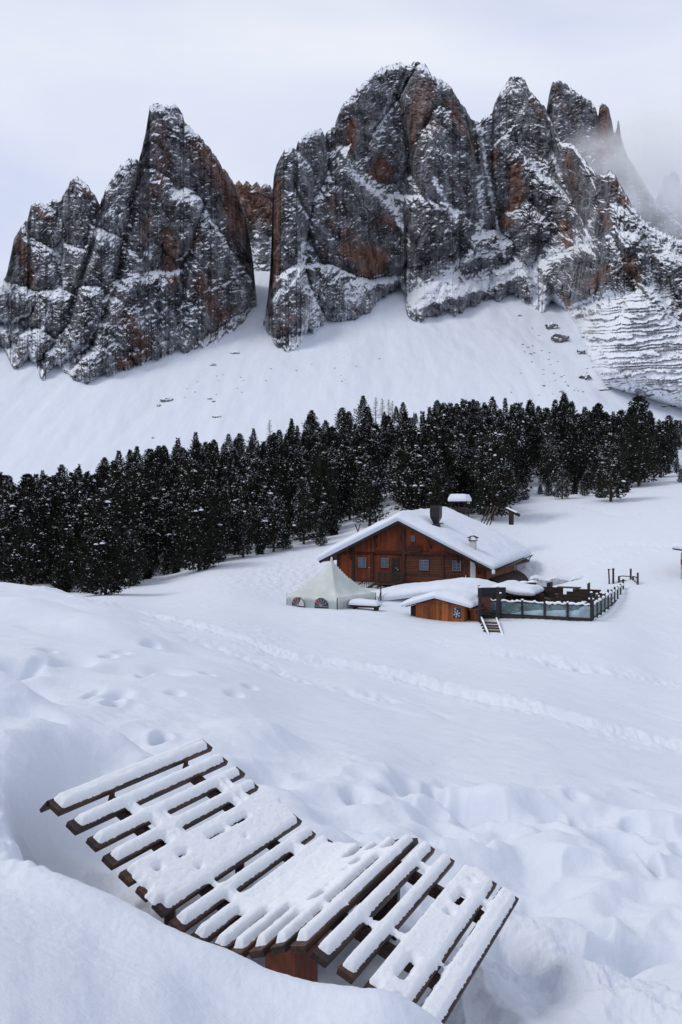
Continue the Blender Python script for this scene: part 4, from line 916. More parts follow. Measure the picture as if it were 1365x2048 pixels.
cz = terrain_z(cpx, cY); cpy = CYP - cz * FPX / cY
okm = (cpy < np.interp(cpx, lx, ly_)) & (cpy > np.interp(cpx, hx, hy)) & ~((cY < 95) & (cpx > 640) & (cpx < 1000))
for hx_, hy_, a, b in HOLES: okm &= ((cpx - hx_) / a) ** 2 + ((cpy - hy_) / b) ** 2 > 1
pts = []
grid = {}
for i in np.where(okm)[0]:
    x = (cpx[i] - CXP) * cY[i] / FPX; y = cY[i]
    dmin = 2.9 + 2.1 * sstep(80, 240, y) * 1.0 + (.9 if cpx[i] < 0 else 0)
    if any((x - a) ** 2 + (y - b) ** 2 < (dmin * .75 + c) ** 2 for a, b, c in occupied): continue
    gx, gy = int(x // 6), int(y // 6); bad = False
    for u in (-1, 0, 1):
        for v in (-1, 0, 1):
            for (a, b) in grid.get((gx + u, gy + v), ()):
                if (a - x) ** 2 + (b - y) ** 2 < dmin * dmin: bad = True
    if bad: continue
    grid.setdefault((gx, gy), []).append((x, y)); pts.append((x, y, cpx[i], cpy[i], cz[i]))
pts.sort(key=lambda p: p[1])
NSP = len(SPECIAL)
print('trees', len(pts) + NSP)
ZL = [(300, 'dark snow-dusted pine crowded into the left part of the wood'), (640, 'dark snow-dusted pine crowded into the middle left part of the wood'), (1000, 'dark snow-dusted pine crowded into the wood behind the hut'), (1500, 'dark snow-dusted pine crowded into the right part of the wood')]
far_v = []; far_f = []; nfar = 0
def pick(x, y):
    q = rnd_.random()
    return VAR[[0, 1, 2, 3, 4, 5, 6][int(q * 6.999)]]
far_parts = []
for k, (x, y, ppx, ppy, z) in enumerate(pts):
    h = rnd_.choice((rnd_.uniform(3.6, 6.5), rnd_.uniform(6.5, 9.5), rnd_.uniform(7.5, 10), rnd_.uniform(9, 12.2))) * (1 - .18 * float(sstep(120, 240, y))) * (1 if rnd_.random() > .12 else .65)
    v = pick(x, y); w = rnd_.uniform(.8, 1.0) if h > 10 else rnd_.uniform(.95, 1.45)
    if k < 282 - NSP:
        lab = [l for a, l in ZL if ppx < a][0]
        tree(v, x, y, h, lab, 'pine tree', G + ' ' + lab.split(' into the ')[1].split(' part')[0].replace('wood ', ''), wide=w)
    else:
        far_parts.append((v, x, y, z, h, w, rnd_.uniform(0, 6.28)))
for px, py, hh in [(140,1184,2.2),(176,1186,2.6),(296,1158,2.0),(330,1150,3.0),(352,1146,1.6),(440,1124,2.4),(520,1108,1.8),(572,1098,2.6),(668,1070,2.0),(1050,1000,2.2),(1098,992,2.6),(1150,988,1.8),(1200,996,2.4),(1252,985,1.7)]:
    x, y = px2ground(px, py); tree(VAR[5] if hh > 2.1 else BUSHY, x, y, hh, 'little snowy young pine standing at the lower edge of the ' + ('left wood' if px < 700 else 'right wood'), 'pine tree', 'young pines at the foot of the ' + ('left wood' if px < 700 else 'right wood'), wide=1.25)
if far_parts:
    for nm, idx in (('far_wood', 1), ('far_wood_snow', 2)):
        Vs = []; Fs = []; off = 0
        for v, x, y, z, h, w, a in far_parts:
            me = v[idx]; n = len(me.vertices); co = np.empty(n * 3, np.float32); me.vertices.foreach_get('co', co); co = co.reshape(-1, 3)
            nf = len(me.polygons); kk = 4 if idx == 1 else 3; fi = np.empty(nf * kk, np.int32); me.loops.foreach_get('vertex_index', fi); fi = fi.reshape(-1, kk)
            if idx == 1:
                keep = np.arange(0, nf, 2); fi = fi[keep]; co = co.reshape(-1, 4, 3)[keep]; cc = co.mean(1, keepdims=True); co = (cc + (co - cc) * 1.35).reshape(-1, 3); fi = np.arange(len(co)).reshape(-1, 4); n = len(co)
            s = h / 9; c_, s_ = math.cos(a), math.sin(a)
            X = (co[:, 0] * c_ - co[:, 1] * s_) * s * w + x; Yy = (co[:, 0] * s_ + co[:, 1] * c_) * s * w + y
            Vs.append(np.stack([X, Yy, co[:, 2] * s + z], 1)); Fs.append(fi + off); off += n
        me = mesh_np(nm, np.concatenate(Vs), np.concatenate(Fs), M_NEEDLE if idx == 1 else snow_tree, False)
        o = put(nm, me); tag(o, 'dark far band of pines along the crest of the wood' if idx == 1 else 'snow lying on the far band of pines', 'wood', kind='stuff')
print('trees done', round(time.time() - T0, 1), len(far_parts))
# ------------------------------------------------------------------ the hut
UD = Vector((.906, -.4226, 0)); VD = Vector((.4226, .906, 0)); ZD = Vector((0, 0, 1))
HO = Vector((5.56, 71.17, 0))                      # foot of the gable's middle, front wall plane
VT = .036                                         # the house stands on slightly rising ground
def HP(u, v, z): return HO + UD * u + VD * v + Vector((0, 0, z + VT * v))
def face_uv(px, py, v=0.0):
    """which u and z on the facade plane (v) is seen at this pixel"""
    k = (px - CXP) / FPX; o = HO + VD * v
    u = (k * o.y - o.x) / (UD.x - k * UD.y); Y = o.y + UD.y * u
    return u, (CYP - py) * Y / FPX
W_RED = wood_mat('red_boards', (.205, .043, .012), (.048, .012, .007), .19, 'X')
W_RED_SIDE = wood_mat('red_boards_side', (.25, .062, .018), (.065, .018, .009), .17, 'Y')
W_LOG = wood_mat('hewn_logs', (.105, .034, .017), (.020, .010, .008), .22, 'H', gap=.12)
W_ORANGE = wood_mat('orange_boards', (.42, .135, .038), (.16, .045, .016), .21, 'X', gap=.05, streak=.6)
W_DARK = simple('dark_timber', (.030, .020, .016), .8, .45, 5, (1, 1, 1), .4)
W_DARKRED = simple('dark_red_timber', (.060, .020, .012), .75, .4, 5, (1, 1, 1), .4)
W_GREY = simple('weathered_timber', (.065, .052, .042), .85, .4, 7, (1, 1, 1), .5)
W_BLACKPOST = simple('black_post', (.020, .020, .023), .7, .3, 5)
PLASTER = simple('white_plaster', (.48, .49, .47), .85, .15, 3, bump=.3)
M_METAL = simple('black_sheet_metal', (.018, .016, .018), .45, .3, 4, bump=.05, metal=.3, spec=.4)
M_WHITE = simple('white_paint', (.62, .64, .66), .6, .08, 3, bump=.1)
M_FRAME = simple('grey_window_frame', (.17, .19, .22), .6, .1, 3, bump=0)
def glass_mat(name, c, rough=.08, alpha=None):
    m, t, b = newmat(name); b.inputs['Base Color'].default_value = col(c); b.inputs['Roughness'].default_value = rough; b.inputs['Specular IOR Level'].default_value = .7
    n = nd(t, 'ShaderNodeTexNoise', ins={'Scale': 2.5, 'Detail': 3}); tc = nd(t, 'ShaderNodeTexCoord'); t.links.new(tc.outputs['Object'], n.inputs['Vector'])
    r = nd(t, 'ShaderNodeValToRGB'); r.color_ramp.elements[0].color = col([x * .6 for x in c]); r.color_ramp.elements[1].color = col([x * 1.5 for x in c]); r.color_ramp.elements[0].position = .35; r.color_ramp.elements[1].position = .65
    t.links.new(n.outputs['Fac'], r.inputs[0]); t.links.new(r.outputs[0], b.inputs['Base Color'])
    if alpha is not None:
        b.inputs['Alpha'].default_value = alpha
    return m
G_WIN = glass_mat('window_glass', (.045, .065, .105))
G_PANEL = glass_mat('pale_green_glass', (.26, .42, .45), .08, .20)

def box_uv(mb, u0, u1, v0, v1, z0, z1, P=HP):
    c = P((u0 + u1) / 2, (v0 + v1) / 2, (z0 + z1) / 2)
    mb.obox(c, UD * (u1 - u0) / 2, VD * (v1 - v0) / 2, ZD * (z1 - z0) / 2)

hut = empty('mountain_hut', HP(0, 0, -6.6))
tag(hut, 'large dark red wooden alpine hut under a thick snow roof with two chimneys', 'hut')
UL, UR, DEP = -6.42, 7.5, 10.6
ZB = -6.22                                        # bottom of the timber
RS = .483; ZA = -.86                              # roof slope, underside height at the ridge
def roof_z(u): return ZA - RS * abs(u)
# timber shell; the front wall carries its own cladding panels a little proud
w = MB()
poly = [(UL, ZB), (UR, ZB), (UR, roof_z(UR)), (0, ZA), (UL, roof_z(UL))]
w.prism([HP(a, .06, b) for a, b in poly], VD * (DEP - .12))
wall = w.build('wall', W_RED, hut)
# red boarded front with darker hewn-log bay on the right
bm_ = MB()
u1 = face_uv(808, 1100)[0]; zbeam = face_uv(760, 1104)[1]
bm_.prism([HP(a, 0, b) for a, b in [(UL, zbeam), (UR * .0 + 6.2, zbeam), (6.2, roof_z(6.2)), (0, ZA - .02), (UL, roof_z(UL))] if True], VD * .055)
bm_.build('gable_boards', W_RED, hut)
lf = MB(); box_uv(lf, UL, u1 - .1, 0, .055, ZB, zbeam - .02); lf.build('front_boards', W_RED, hut)
lg_ = MB(); box_uv(lg_, u1 + .1, 6.0, 0, .055, ZB, zbeam - .02); lg_.build('log_wall', W_LOG, hut)
rb_ = MB(); rb_.prism([HP(6.0, 0, ZB), HP(UR, 0, ZB), HP(UR, 0, roof_z(UR)), HP(6.0, 0, roof_z(6.0))], VD * .055); rb_.build('front_boards', W_RED, hut)
sd2 = MB(); sd2.prism([HP(UR + .06, .0, ZB), HP(UR + .06, DEP, ZB), HP(UR + .06, DEP, roof_z(UR) - .05), HP(UR + .06, 0, roof_z(UR) - .05)], -UD * .055); sd2.build('side_boards', W_RED_SIDE, hut)
# beams and posts on the front
fr = MB()
box_uv(fr, face_uv(752, 1104)[0], face_uv(898, 1104)[0], -.10, .0, zbeam - .12, zbeam + .12); fr.build('beam', W_DARKRED, hut)
for px, a, b in [(708, None, ZB), (745, zbeam, ZB), (808, None, ZB), (886, zbeam + .3, ZB), (677.5, None, ZB)]:
    u = face_uv(px, 1120)[0]; m = MB(); box_uv(m, u - .13, u + .13, -.11, -.0, b, (roof_z(u) - .05) if a is None else a - .13); m.build('post', W_DARKRED if px != 708 else W_DARK, hut)
m = MB(); box_uv(m, UL, UR, -.06, .0, ZB - .16, ZB - .003); m.build('sill_beam', W_DARKRED, hut)
# rafter ends and purlins under the overhang
for s in (-1, 1):
    e = 8.4 if s > 0 else 7.6
    for q, uu in enumerate((.0, 2.6, 5.1, 6.9)):
        if s < 0 and q == 0: continue
        z = roof_z(uu) - .16; m = MB(); m.bar(HP(s * uu, -.95, z), HP(s * uu, .0, z), .2, .22); m.build('purlin', W_DARKRED, hut)
        if uu: m = MB(); m.bar(HP(s * uu, -.04, z - .9), HP(s * uu, -.8, z - .12), .12); m.build('bracket', W_DARKRED, hut)
# white plastered base
m = MB(); box_uv(m, UL + .25, UR - .2, .10, DEP - .2, -8.6, ZB - .17); m.build('plaster_base', PLASTER, hut)
m = MB(); uz = face_uv(806, 1170)[0]; uz2 = face_uv(872, 1170)[0]
for k in range(11):
    a = uz + (uz2 - uz) * k / 11; b = uz + (uz2 - uz) * (k + 1) / 11
    m.prism([HP(a, .045, ZB - .17), HP(b, .045, ZB - .17), HP((a + b) / 2, .045, ZB - .46)], VD * .05)
m.build('carved_trim', W_DARKRED, hut)
# windows
def window(px0, py0, px1, py1, curtain=False):
    a, zt = face_uv(px0, py0, -.06); b, zb = face_uv(px1, py1, -.06)
    f = MB(); t_ = .055
    box_uv(f, a, b, -.09, -.004, zt - t_, zt); box_uv(f, a, b, -.09, -.004, zb, zb + t_)
    box_uv(f, a, a + t_, -.09, -.004, zb + t_, zt - t_); box_uv(f, b - t_, b, -.09, -.004, zb + t_, zt - t_)
    mu = (a + b) / 2; f2 = .016
    box_uv(f, mu - .022, mu + .022, -.07, -.03, zb + t_, zt - t_)
    for k in (1, 2): zz = zb + (zt - zb) * k / 3; box_uv(f, a + t_, b - t_, -.066, -.034, zz - f2, zz + f2)
    fo = f.build('window', M_FRAME, hut)
    g_ = MB(); box_uv(g_, a + t_ * .5, b - t_ * .5, -.028, -.012, zb + t_ * .5, zt - t_ * .5); g_.build('pane', G_WIN, fo)
    s_ = MB(); box_uv(s_, a - .08, b + .08, -.15, -.092, zb - .06, zb + .0); s_.build('sill', W_DARKRED, fo)
for a in [(717, 1114.5, 732.5, 1135.5), (762.5, 1115.5, 777.5, 1135.5), (840, 1119.5, 857.5, 1141), (905.5, 1121, 922.5, 1142), (822.5, 1071, 830.5, 1083)]: window(*a)
# small shutter beside the top window, carved balcony, door
a, zt = face_uv(800.5, 1071, -.05); b, zb = face_uv(806, 1083, -.05); m = MB(); box_uv(m, a, b, -.045, -.004, zb, zt); m.build('shutter', W_DARK, hut)
a, zt = face_uv(816, 1090, -.3); b, zb = face_uv(842, 1103, -.3)
m = MB(); box_uv(m, a, b, -.30, -.24, zt - .07, zt); box_uv(m, a, b, -.36, -.004, zb - .05, zb + .02)
for k in range(12): uu = a + (b - a) * (k + .5) / 12; box_uv(m, uu - .035, uu + .035, -.29, -.25, zb + .02, zt - .07)
m.build('balcony', W_DARKRED, hut)
a, zt = face_uv(784, 1116, -.03); b, zb = face_uv(799, 1162, -.03); m = MB(); box_uv(m, a, b, -.04, -.003, zb, zt)
for q in (.25, .75): uu = a + (b - a) * q; box_uv(m, uu - .1, uu + .1, -.055, -.041, zb + .3, zt - .2)
dr = m.build('door', W_DARK, hut); m = MB(); box_uv(m, b - .13, b - .09, -.10, -.06, (zb + zt) / 2 - .06, (zb + zt) / 2 + .06); m.build('handle', M_WHITE, dr)
# porch with stair and railings on the left half
pa = face_uv(756, 1150, -1.3)[0]; pb = face_uv(806, 1150, -1.3)[0]; zp = face_uv(780, 1166, -1.3)[1]
m = MB(); box_uv(m, pa, pb, -1.4, -.12, zp - .14, zp); m.build('porch', W_DARKRED, hut)
m = MB(); ztop = zp + 1.0; box_uv(m, pa, pb, -1.4, -1.32, ztop - .07, ztop); box_uv(m, pa, pb, -1.385, -1.335, zp + .1, zp + .15)
for k in range(22): uu = pa + (pb - pa) * (k + .5) / 22; box_uv(m, uu - .03, uu + .03, -1.38, -1.34, zp + .15, ztop - .07)
for uu in (pa, pb - .08): box_uv(m, uu, uu + .09, -1.395, -1.3, zp - .9, ztop + .05)
m.build('railing', W_DARK, hut)
sa = face_uv(712, 1184, -1.3)
m = MB(); p0 = HP(sa[0], -1.35, sa[1] + .55); p1 = HP(pa, -1.35, ztop - .05); q0 = p0 - ZD * .75; q1 = p1 - ZD * .9
m.bar(p0, p1, .07, .08); m.bar(q0, q1, .08, .22)
for k in range(13): f = k / 12; m.bar(q0.lerp(q1, f), p0.lerp(p1, f), .04)
m.bar(p0 - ZD * 1.3, p0 + ZD * .1, .11); m.build('stair_railing', W_DARK, hut)
m = MB()
for k in range(6): f = k / 5; c = q0.lerp(q1, f); m.obox(c + VD * .6 - ZD * .02, UD * .16, VD * .58, ZD * .03)
m.build('stair', W_DARKRED, hut)
# dark open store under the porch
m = MB(); box_uv(m, face_uv(757, 1170)[0], face_uv(806, 1170)[0], -.10, .09, -7.6, ZB - .18); m.build('store_door', W_DARK, hut)
m = MB(); a = face_uv(797, 1170)[0]; box_uv(m, a, a + .5, -.16, -.101, -7.4, ZB - .2); m.build('stacked_wood', W_GREY, hut)
# white door near the right corner, its frame and a lamp
a, zt = face_uv(941, 1124, -.03); b, zb = face_uv(951.5, 1166, -.03); ztr = roof_z(b) - .25
m = MB(); m.prism([HP(a, -.035, -7.2), HP(b, -.035, -7.2), HP(b, -.035, ztr - .2), HP(b - .08, -.035, ztr - .05), HP(a, -.035, ztr + .18)], VD * .03); m.build('side_door', M_WHITE, hut, )
m = MB(); uu = face_uv(932.5, 1148)[0]; box_uv(m, uu - .035, uu + .035, -.10, -.02, -6.0, -5.45); m.build('pipe', M_WHITE, hut)
for px, py in ((722.5 + 17, 1135), (793, 1136)):
    uu, zz = face_uv(px, py); m = MB(); box_uv(m, uu - .04, uu + .04, -.08, -.001, zz - .03, zz + .03); m.build('wall_lamp', M_WHITE, hut)
# roof: boards, verge boards, gutter
VF, VB, EL, ER = -1.2, 13.4, -7.7, 8.45
rf = MB()
for s, e in ((-1, EL), (1, ER)):
    rf.prism([HP(0, VF, ZA + .0), HP(e, VF, roof_z(e)), HP(e, VF, roof_z(e) + .16), HP(0, VF, ZA + .16)], VD * (VB - VF))
roof = rf.build('roof', W_DARKRED, hut)
for s, e in ((-1, EL), (1, ER)):
    m = MB(); m.prism([HP(0, VF - .05, ZA - .10), HP(e, VF - .05, roof_z(e) - .10), HP(e, VF - .05, roof_z(e) + .20), HP(0, VF - .05, ZA + .20)], VD * .047); m.build('verge_board', W_DARK, roof)
m = MB(); z = roof_z(ER); m.tube([HP(ER + .08, VF - .1, z + .0), HP(ER + .08, VB + .8, z + .06)], .085, 8); m.build('gutter', M_METAL, roof, smooth=True)
m = MB(); m.tube([HP(ER + .1, VB + .2, z), HP(ER - .1, VB, z - .35), HP(UR + .2, DEP + .1, z - .5), HP(UR + .2, DEP + .1, z - 2)], .05, 6); m.build('downpipe', M_METAL, roof, smooth=True)
# rounded blanket of snow
def snow_blanket(P, u0, u1, v0, v1, zf, T, parent, name='roof_snow', nu=150, nv=110, seed=0, over=.25, tmod=None, mat=None, pw=.42, vt=0.0):
    a = np.linspace(-1, 1, nu); b = np.linspace(-1, 1, nv)
    a = np.sign(a) * (1 - (1 - np.abs(a)) ** 1.6); b = np.sign(b) * (1 - (1 - np.abs(b)) ** 1.6)
    A, B = np.meshgrid(a, b); uu = u0 + (u1 - u0) * (A + 1) / 2; vv = v0 + (v1 - v0) * (B + 1) / 2
    ed = np.clip(1 - np.abs(A) ** 14, 0, 1) ** pw * np.clip(1 - np.abs(B) ** 14, 0, 1) ** pw
    t = T * (1 + .22 * fbm(uu / 2.2, vv / 2.6, 3, seed=seed)) * ed
    if tmod is not None: t = t * tmod(uu, vv)
    base = zf(uu); bulge = over * np.clip(t / T, 0, 1) * 1.0
    uo = uu + np.sign(A) * sstep(.90, 1, np.abs(A)) * over * np.sin(np.pi * np.clip(t / T, 0, 1)) * .9
    vo = vv + np.sign(B) * sstep(.90, 1, np.abs(B)) * over * np.sin(np.pi * np.clip(t / T, 0, 1)) * .9
    def W(u, v, z): return np.stack([P.x + UD.x * u + VD.x * v, P.y + UD.y * u + VD.y * v, z + P.z + vt * v], -1).reshape(-1, 3)
    top = W(uo, vo, base + t + .03 * fbm(uu / .6, vv / .6, 2, seed=seed + 2) * ed); bot = W(uu, vv, base - .002)
    n = nu * nv; F = grid_faces(nv, nu); Fb = F[:, ::-1] + n
    side = []
    for seq in (np.arange(nu), (nv - 1) * nu + np.arange(nu)[::-1], np.arange(nv)[::-1] * nu, np.arange(nv) * nu + nu - 1):
        side.append(np.stack([seq[1:], seq[:-1], seq[:-1] + n, seq[1:] + n], 1))
    me = mesh_np(name, np.concatenate([top, bot]), np.concatenate([F, Fb] + side), mat or snow_roof, True)
    return put(name, me, parent)
def soft_roof(u): return ZA + .165 - RS * (np.sqrt(u * u + .9) - .3) + .0 * u
def rz(u): return np.minimum(ZA + .162 - RS * np.abs(u), 9)
snow_blanket(HO, EL - .1, ER + .0, VF - .15, VB + .1, rz, .98, roof, seed=31, over=.35, tmod=lambda u, v: (1 - .16 * np.exp(-(u / 1.4) ** 2)) * (1 - .38 * np.exp(-((u - 7.0) / 2.6) ** 2 - ((v + .5) / 4.5) ** 2)) * (1 - .38 * np.exp(-((u - 2.55) / .8) ** 2 - ((v - 1.4) / 1.0) ** 2)), nu=170, nv=140, vt=VT)
m = MB()
c = HP(ER + .05, VF - .1, roof_z(ER) - .02); m.obox(c, UD * .14, VD * .1, ZD * .2); m.build('snow_lump', snow_roof, roof, bevel=.08)
# flared black chimney cowl: foot at (873,1055), top (862-883,1010)
cy_ = 71.6; ck = flat(872.5, 1053, cy_)
ch = MB()
def ring(z, hw, hd): return [ck + UD * a * hw + VD * b * hd + ZD * z for a, b in ((-1, -1), (1, -1), (1, 1), (-1, 1))]
secs = [(-.6, .20, .20), (.30, .20, .20), (.85, .44, .38), (1.72, .46, .40), (1.88, .42, .36)]
pts_ = []; fs_ = []
for z, a, b in secs: pts_ += ring(z, a, b)
for i in range(len(secs) - 1):
    for k in range(4): fs_.append((i * 4 + k, i * 4 + (k + 1) % 4, i * 4 + 4 + (k + 1) % 4, i * 4 + 4 + k))
fs_.append((0, 3, 2, 1)); e = 4 * (len(secs) - 1); fs_.append((e, e + 1, e + 2, e + 3))
ch.solid(pts_, fs_); chimney = ch.build('chimney', M_METAL, roof)
m = MB(); m.obox(ck - UD * .15 + ZD * .1, UD * .62, VD * .5, ZD * .12); m.build('chimney_base', M_METAL, chimney)
m = MB(); m.obox(ck + UD * .42 - ZD * .05, UD * .16, VD * .2, ZD * .32); m.build('chimney_block', M_WHITE, chimney)
m = MB(); m.obox(ck + UD * .44 + ZD * .31, UD * .22, VD * .26, ZD * .04); m.build('block_cap', M_METAL, chimney)
# white masonry chimney with little gabled cap, top (938-955, 1073), foot 1105
c2 = flat(946.5, 1104, 68.8)
m = MB(); m.obox(c2 + ZD * .25, UD * .25, VD * .25, ZD * .72); ch2 = m.build('chimney', PLASTER, roof, bevel=.02); tag(ch2, 'small white plastered chimney with a gabled cap')
m = MB(); m.obox(c2 + ZD * .99, UD * .33, VD * .33, ZD * .03); m.build('chimney_plate', M_METAL, ch2)
m = MB()
for s in (-1, 1):
    m.prism([c2 + UD * s * .42 + VD * -.36 + ZD * 1.2, c2 + VD * -.36 + ZD * 1.38, c2 + VD * -.36 + ZD * 1.43, c2 + UD * s * .44 + VD * -.36 + ZD * 1.25], VD * .72)
m.build('chimney_cap', M_METAL, ch2)
m = MB()
for s in (-1, 1): m.prism([c2 + UD * s * .36 + VD * -.3 + ZD * 1.10, c2 + UD * s * .30 + VD * -.3 + ZD * 1.24, c2 + UD * s * .24 + VD * -.3 + ZD * 1.24, c2 + UD * s * .30 + VD * -.3 + ZD * 1.02], VD * .6)
m.build('cap_support', M_WHITE, ch2)
# icicles/timber at the left eave foot
m = MB(); z = roof_z(EL); m.tube([HP(EL - .05, VF, z + .05), HP(EL - .05, VB, z + .05)], .09, 6); m.build('gutter', M_METAL, roof, smooth=True)
# dark low lean-to behind the right corner at the side wall
m = MB()
a_, b_ = UR + .07, UR + 1.7
m.prism([HP(a_, 1.0, -5.75), HP(b_ + .8, 1.0, -6.7), HP(b_ + .8, 1.0, -6.8), HP(a_, 1.0, -7.4)], VD * 10.6); m.build('lean_to_roof', W_DARK, hut)

# ------------------------------------------------------------------ white pagoda tent
TO = flat(661, 1208, 57.0); TO.z = 0
tent = empty('party_tent', (TO.x, TO.y, -6.7)); tag(tent, 'white peaked pagoda tent half buried in snow beside the left end of the hut', 'tent')
M_TENT, _t, _b = newmat('tent_canvas')
_b.inputs['Base Color'].default_value = (.50, .545, .53, 1); _b.inputs['Roughness'].default_value = .55
_tc = nd(_t, 'ShaderNodeTexCoord'); _n = nd(_t, 'ShaderNodeTexNoise', ins={'Scale': .8, 'Detail': 4}); _r = nd(_t, 'ShaderNodeValToRGB')
_r.color_ramp.elements[0].position = .35; _r.color_ramp.elements[0].color = (.44, .485, .465, 1); _r.color_ramp.elements[1].position = .65; _r.color_ramp.elements[1].color = (.56, .60, .585, 1)
_t.links.new(_tc.outputs['Object'], _n.inputs['Vector']); _t.links.new(_n.outputs['Fac'], _r.inputs[0]); _t.links.new(_r.outputs[0], _b.inputs['Base Color'])
tl = flat(574.5, 1190, 57.6); tr = flat(675, 1193, 54.8)               # front eave corners
ud = (tr - tl); ud.z = 0; TW = ud.length; ud.normalize(); vd = Vector((-ud.y, ud.x, 0)); ZE = (tl.z + tr.z) / 2
TD = TW
cen = tl + ud * TW / 2 + vd * TD / 2; cen.z = 0
apex = flat(647, 1117, cen.y).z
n = 40; V = []; g1 = np.linspace(-1, 1, n + 1)
A, B = np.meshgrid(g1, g1)
r = np.maximum(np.abs(A), np.abs(B)); rr = np.clip(r, 0, 1)
zt = ZE + (apex - ZE) * (1 - rr) ** 1.0 * 0
prof = (1 - rr) ** 1.75 * (1 - .0) * (apex - ZE)
rid = np.minimum(np.abs(A), np.abs(B)) / np.maximum(r, 1e-6)
zt = ZE + prof + .16 * rid ** 4 * rr * (1 - rr) * 2 - .05 * np.sin(rid * 0 + rr * 3.14) * (1 - rid)
V = np.stack([cen.x + ud.x * A * TW / 2 + vd.x * B * TD / 2, cen.y + ud.y * A * TW / 2 + vd.y * B * TD / 2, zt], -1).reshape(-1, 3)
canopy = put('canopy', mesh_np('canopy', V, grid_faces(n + 1, n + 1), M_TENT, True), tent)
sol = canopy.modifiers.new('thick', 'SOLIDIFY'); sol.thickness = .02; sol.offset = -1
def tent_wall(p, q, nm='side_wall'):
    m = 60; V = []; 
    d = (q - p); L_ = d.length; d.normalize(); nr = Vector((d.y, -d.x, 0))
    for k in range(m + 1):
        f = k / m; wv = .025 * math.sin(f * 60) + .02 * math.sin(f * 23 + 1)
        for z in (ZE + .0, ZE - .34, ZE - .36, -8.2):
            V.append(p + d * L_ * f + nr * (wv * (1 if z < ZE - .1 else 0) + (.03 if z > ZE - .35 else 0)) + ZD * (z - p.z))
    me = mesh_np(nm, [tuple(v) for v in V], grid_faces(m + 1, 4), M_TENT, True); o = put(nm, me, tent)
    s = o.modifiers.new('thick', 'SOLIDIFY'); s.thickness = .01; return o
c00 = cen - ud * TW / 2 - vd * TD / 2; c10 = cen + ud * TW / 2 - vd * TD / 2; c11 = cen + ud * TW / 2 + vd * TD / 2; c01 = cen - ud * TW / 2 + vd * TD / 2
for c in (c00, c10, c11, c01): c.z = 0
fw = tent_wall(c00, c10, 'front_wall'); tent_wall(c10, c11); tent_wall(c11, c01); tent_wall(c01, c00)
m = MB(); m.tube([Vector((cen.x, cen.y, apex - .35)), Vector((cen.x, cen.y, apex + .12))], [.14, .05], 8); m.build('peak_cap', M_TENT, tent, smooth=True)
for c in (c00, c10, c11, c01):
    m = MB(); m.tube([Vector((c.x, c.y, -8)), Vector((c.x, c.y, ZE))], .035, 6); m.build('tent_pole', M_METAL, tent)
# two arched sunburst windows in the front wall
M_RED = simple('faded_red_print', (.22, .025, .035), .6, .2, 3, bump=0)
M_DK = simple('dark_tinted_foil', (.045, .04, .055), .3, .3, 3, bump=0)
for f, red in ((.245, True), (.705, False)):
    c = c00.lerp(c10, f) - vd * .07; zc = flat(0, 1211 if red else 1212.5, c.y).z; c.z = zc; R_ = .88 * 1.0 * .62 + .05
    m = MB()
    N_ = 18
    arc = [c + ud * R_ * math.cos(math.pi * k / N_) + ZD * R_ * 1.0 * math.sin(math.pi * k / N_) for k in range(N_ + 1)]
    m.prism([c - ZD * .6 + ud * R_, *arc, c - ZD * .6 - ud * R_], -vd * .012); wo = m.build('tent_window', M_DK, fw)
    m = MB()
    for k in range(7):
        a = math.pi * k / 6; m.bar(c - vd * .02, c - vd * .02 + (ud * math.cos(a) + ZD * math.sin(a)) * R_, .012, .03, up=vd)
    m.build('window_bars', M_TENT, wo)
    for k in ((1, 3) if red else (1, 4)):
        a = math.pi * (k + .0) / 6; b = math.pi * (k + 1) / 6; m = MB()
        m.prism([c - vd * .016 + (ud * math.cos(t_) + ZD * math.sin(t_)) * R_ * q for t_, q in ((a, .3), (a, .98), (b, .98), (b, .3))], -vd * .004); m.build('coloured_pane', M_RED if k != 1 or red else M_DK, wo)
    if red:
        m = MB(); m.prism([c - vd * .016 + (ud * math.cos(t_) + ZD * math.sin(t_)) * R_ * q for t_, q in ((0, .2), (0, .97), (.6, .97), (1.1, .97), (1.1, .2))], -vd * .005); m.build('coloured_pane', M_TENT, wo)

# ------------------------------------------------------------------ low snow-buried annex with boarded right end
AO = flat(925, 1160, 62.0); AO.z = 0
annex = empty('terrace_annex', (AO.x, AO.y, -6.8)); tag(annex, 'low dark annex before the hut, its wide roof buried under a smooth hump of snow', 'annex')
def AP(u, v, z): return AO + UD * u + VD * v + ZD * z
za = flat(925, 1160, 61.0).z
def arz(u): return za - .75 - np.where(u < 0, .165, .235) * (np.sqrt(u * u + .6) - .3)
m = MB()
box_uv(m, -2.6, 3.4, -3.6, 2.6, -8.0, za - 1.62, AP); m.build('wall', W_DARK, annex)
m = MB()
m.prism([AP(-2.8, -4.0, float(arz(-2.8)) - .25), AP(0, -4.0, float(arz(0)) - .25), AP(3.7, -4.0, float(arz(3.7)) - .12), AP(3.7, -4.0, float(arz(3.7)) - .002), AP(0, -4.0, float(arz(0.)) - .01), AP(-2.8, -4.0, float(arz(-2.8)) - .01)], VD * 6.8); m.build('roof', W_DARK, annex)
snow_blanket(AO, -8.0, 3.9, -4.3, 3.2, arz, .78, annex, seed=41, over=.25, nu=130, nv=80, pw=.55, tmod=lambda u, v: 1 - .15 * fbm(u / 2, v / 2, 2, seed=6))
m = MB(); c = flat(900, 1181, 59.2); m.obox(c, UD * .42, VD * .3, ZD * .05); m.build('dark_opening', W_DARK, annex)  # dark slab drawn in place of small dark openings in the snow hump

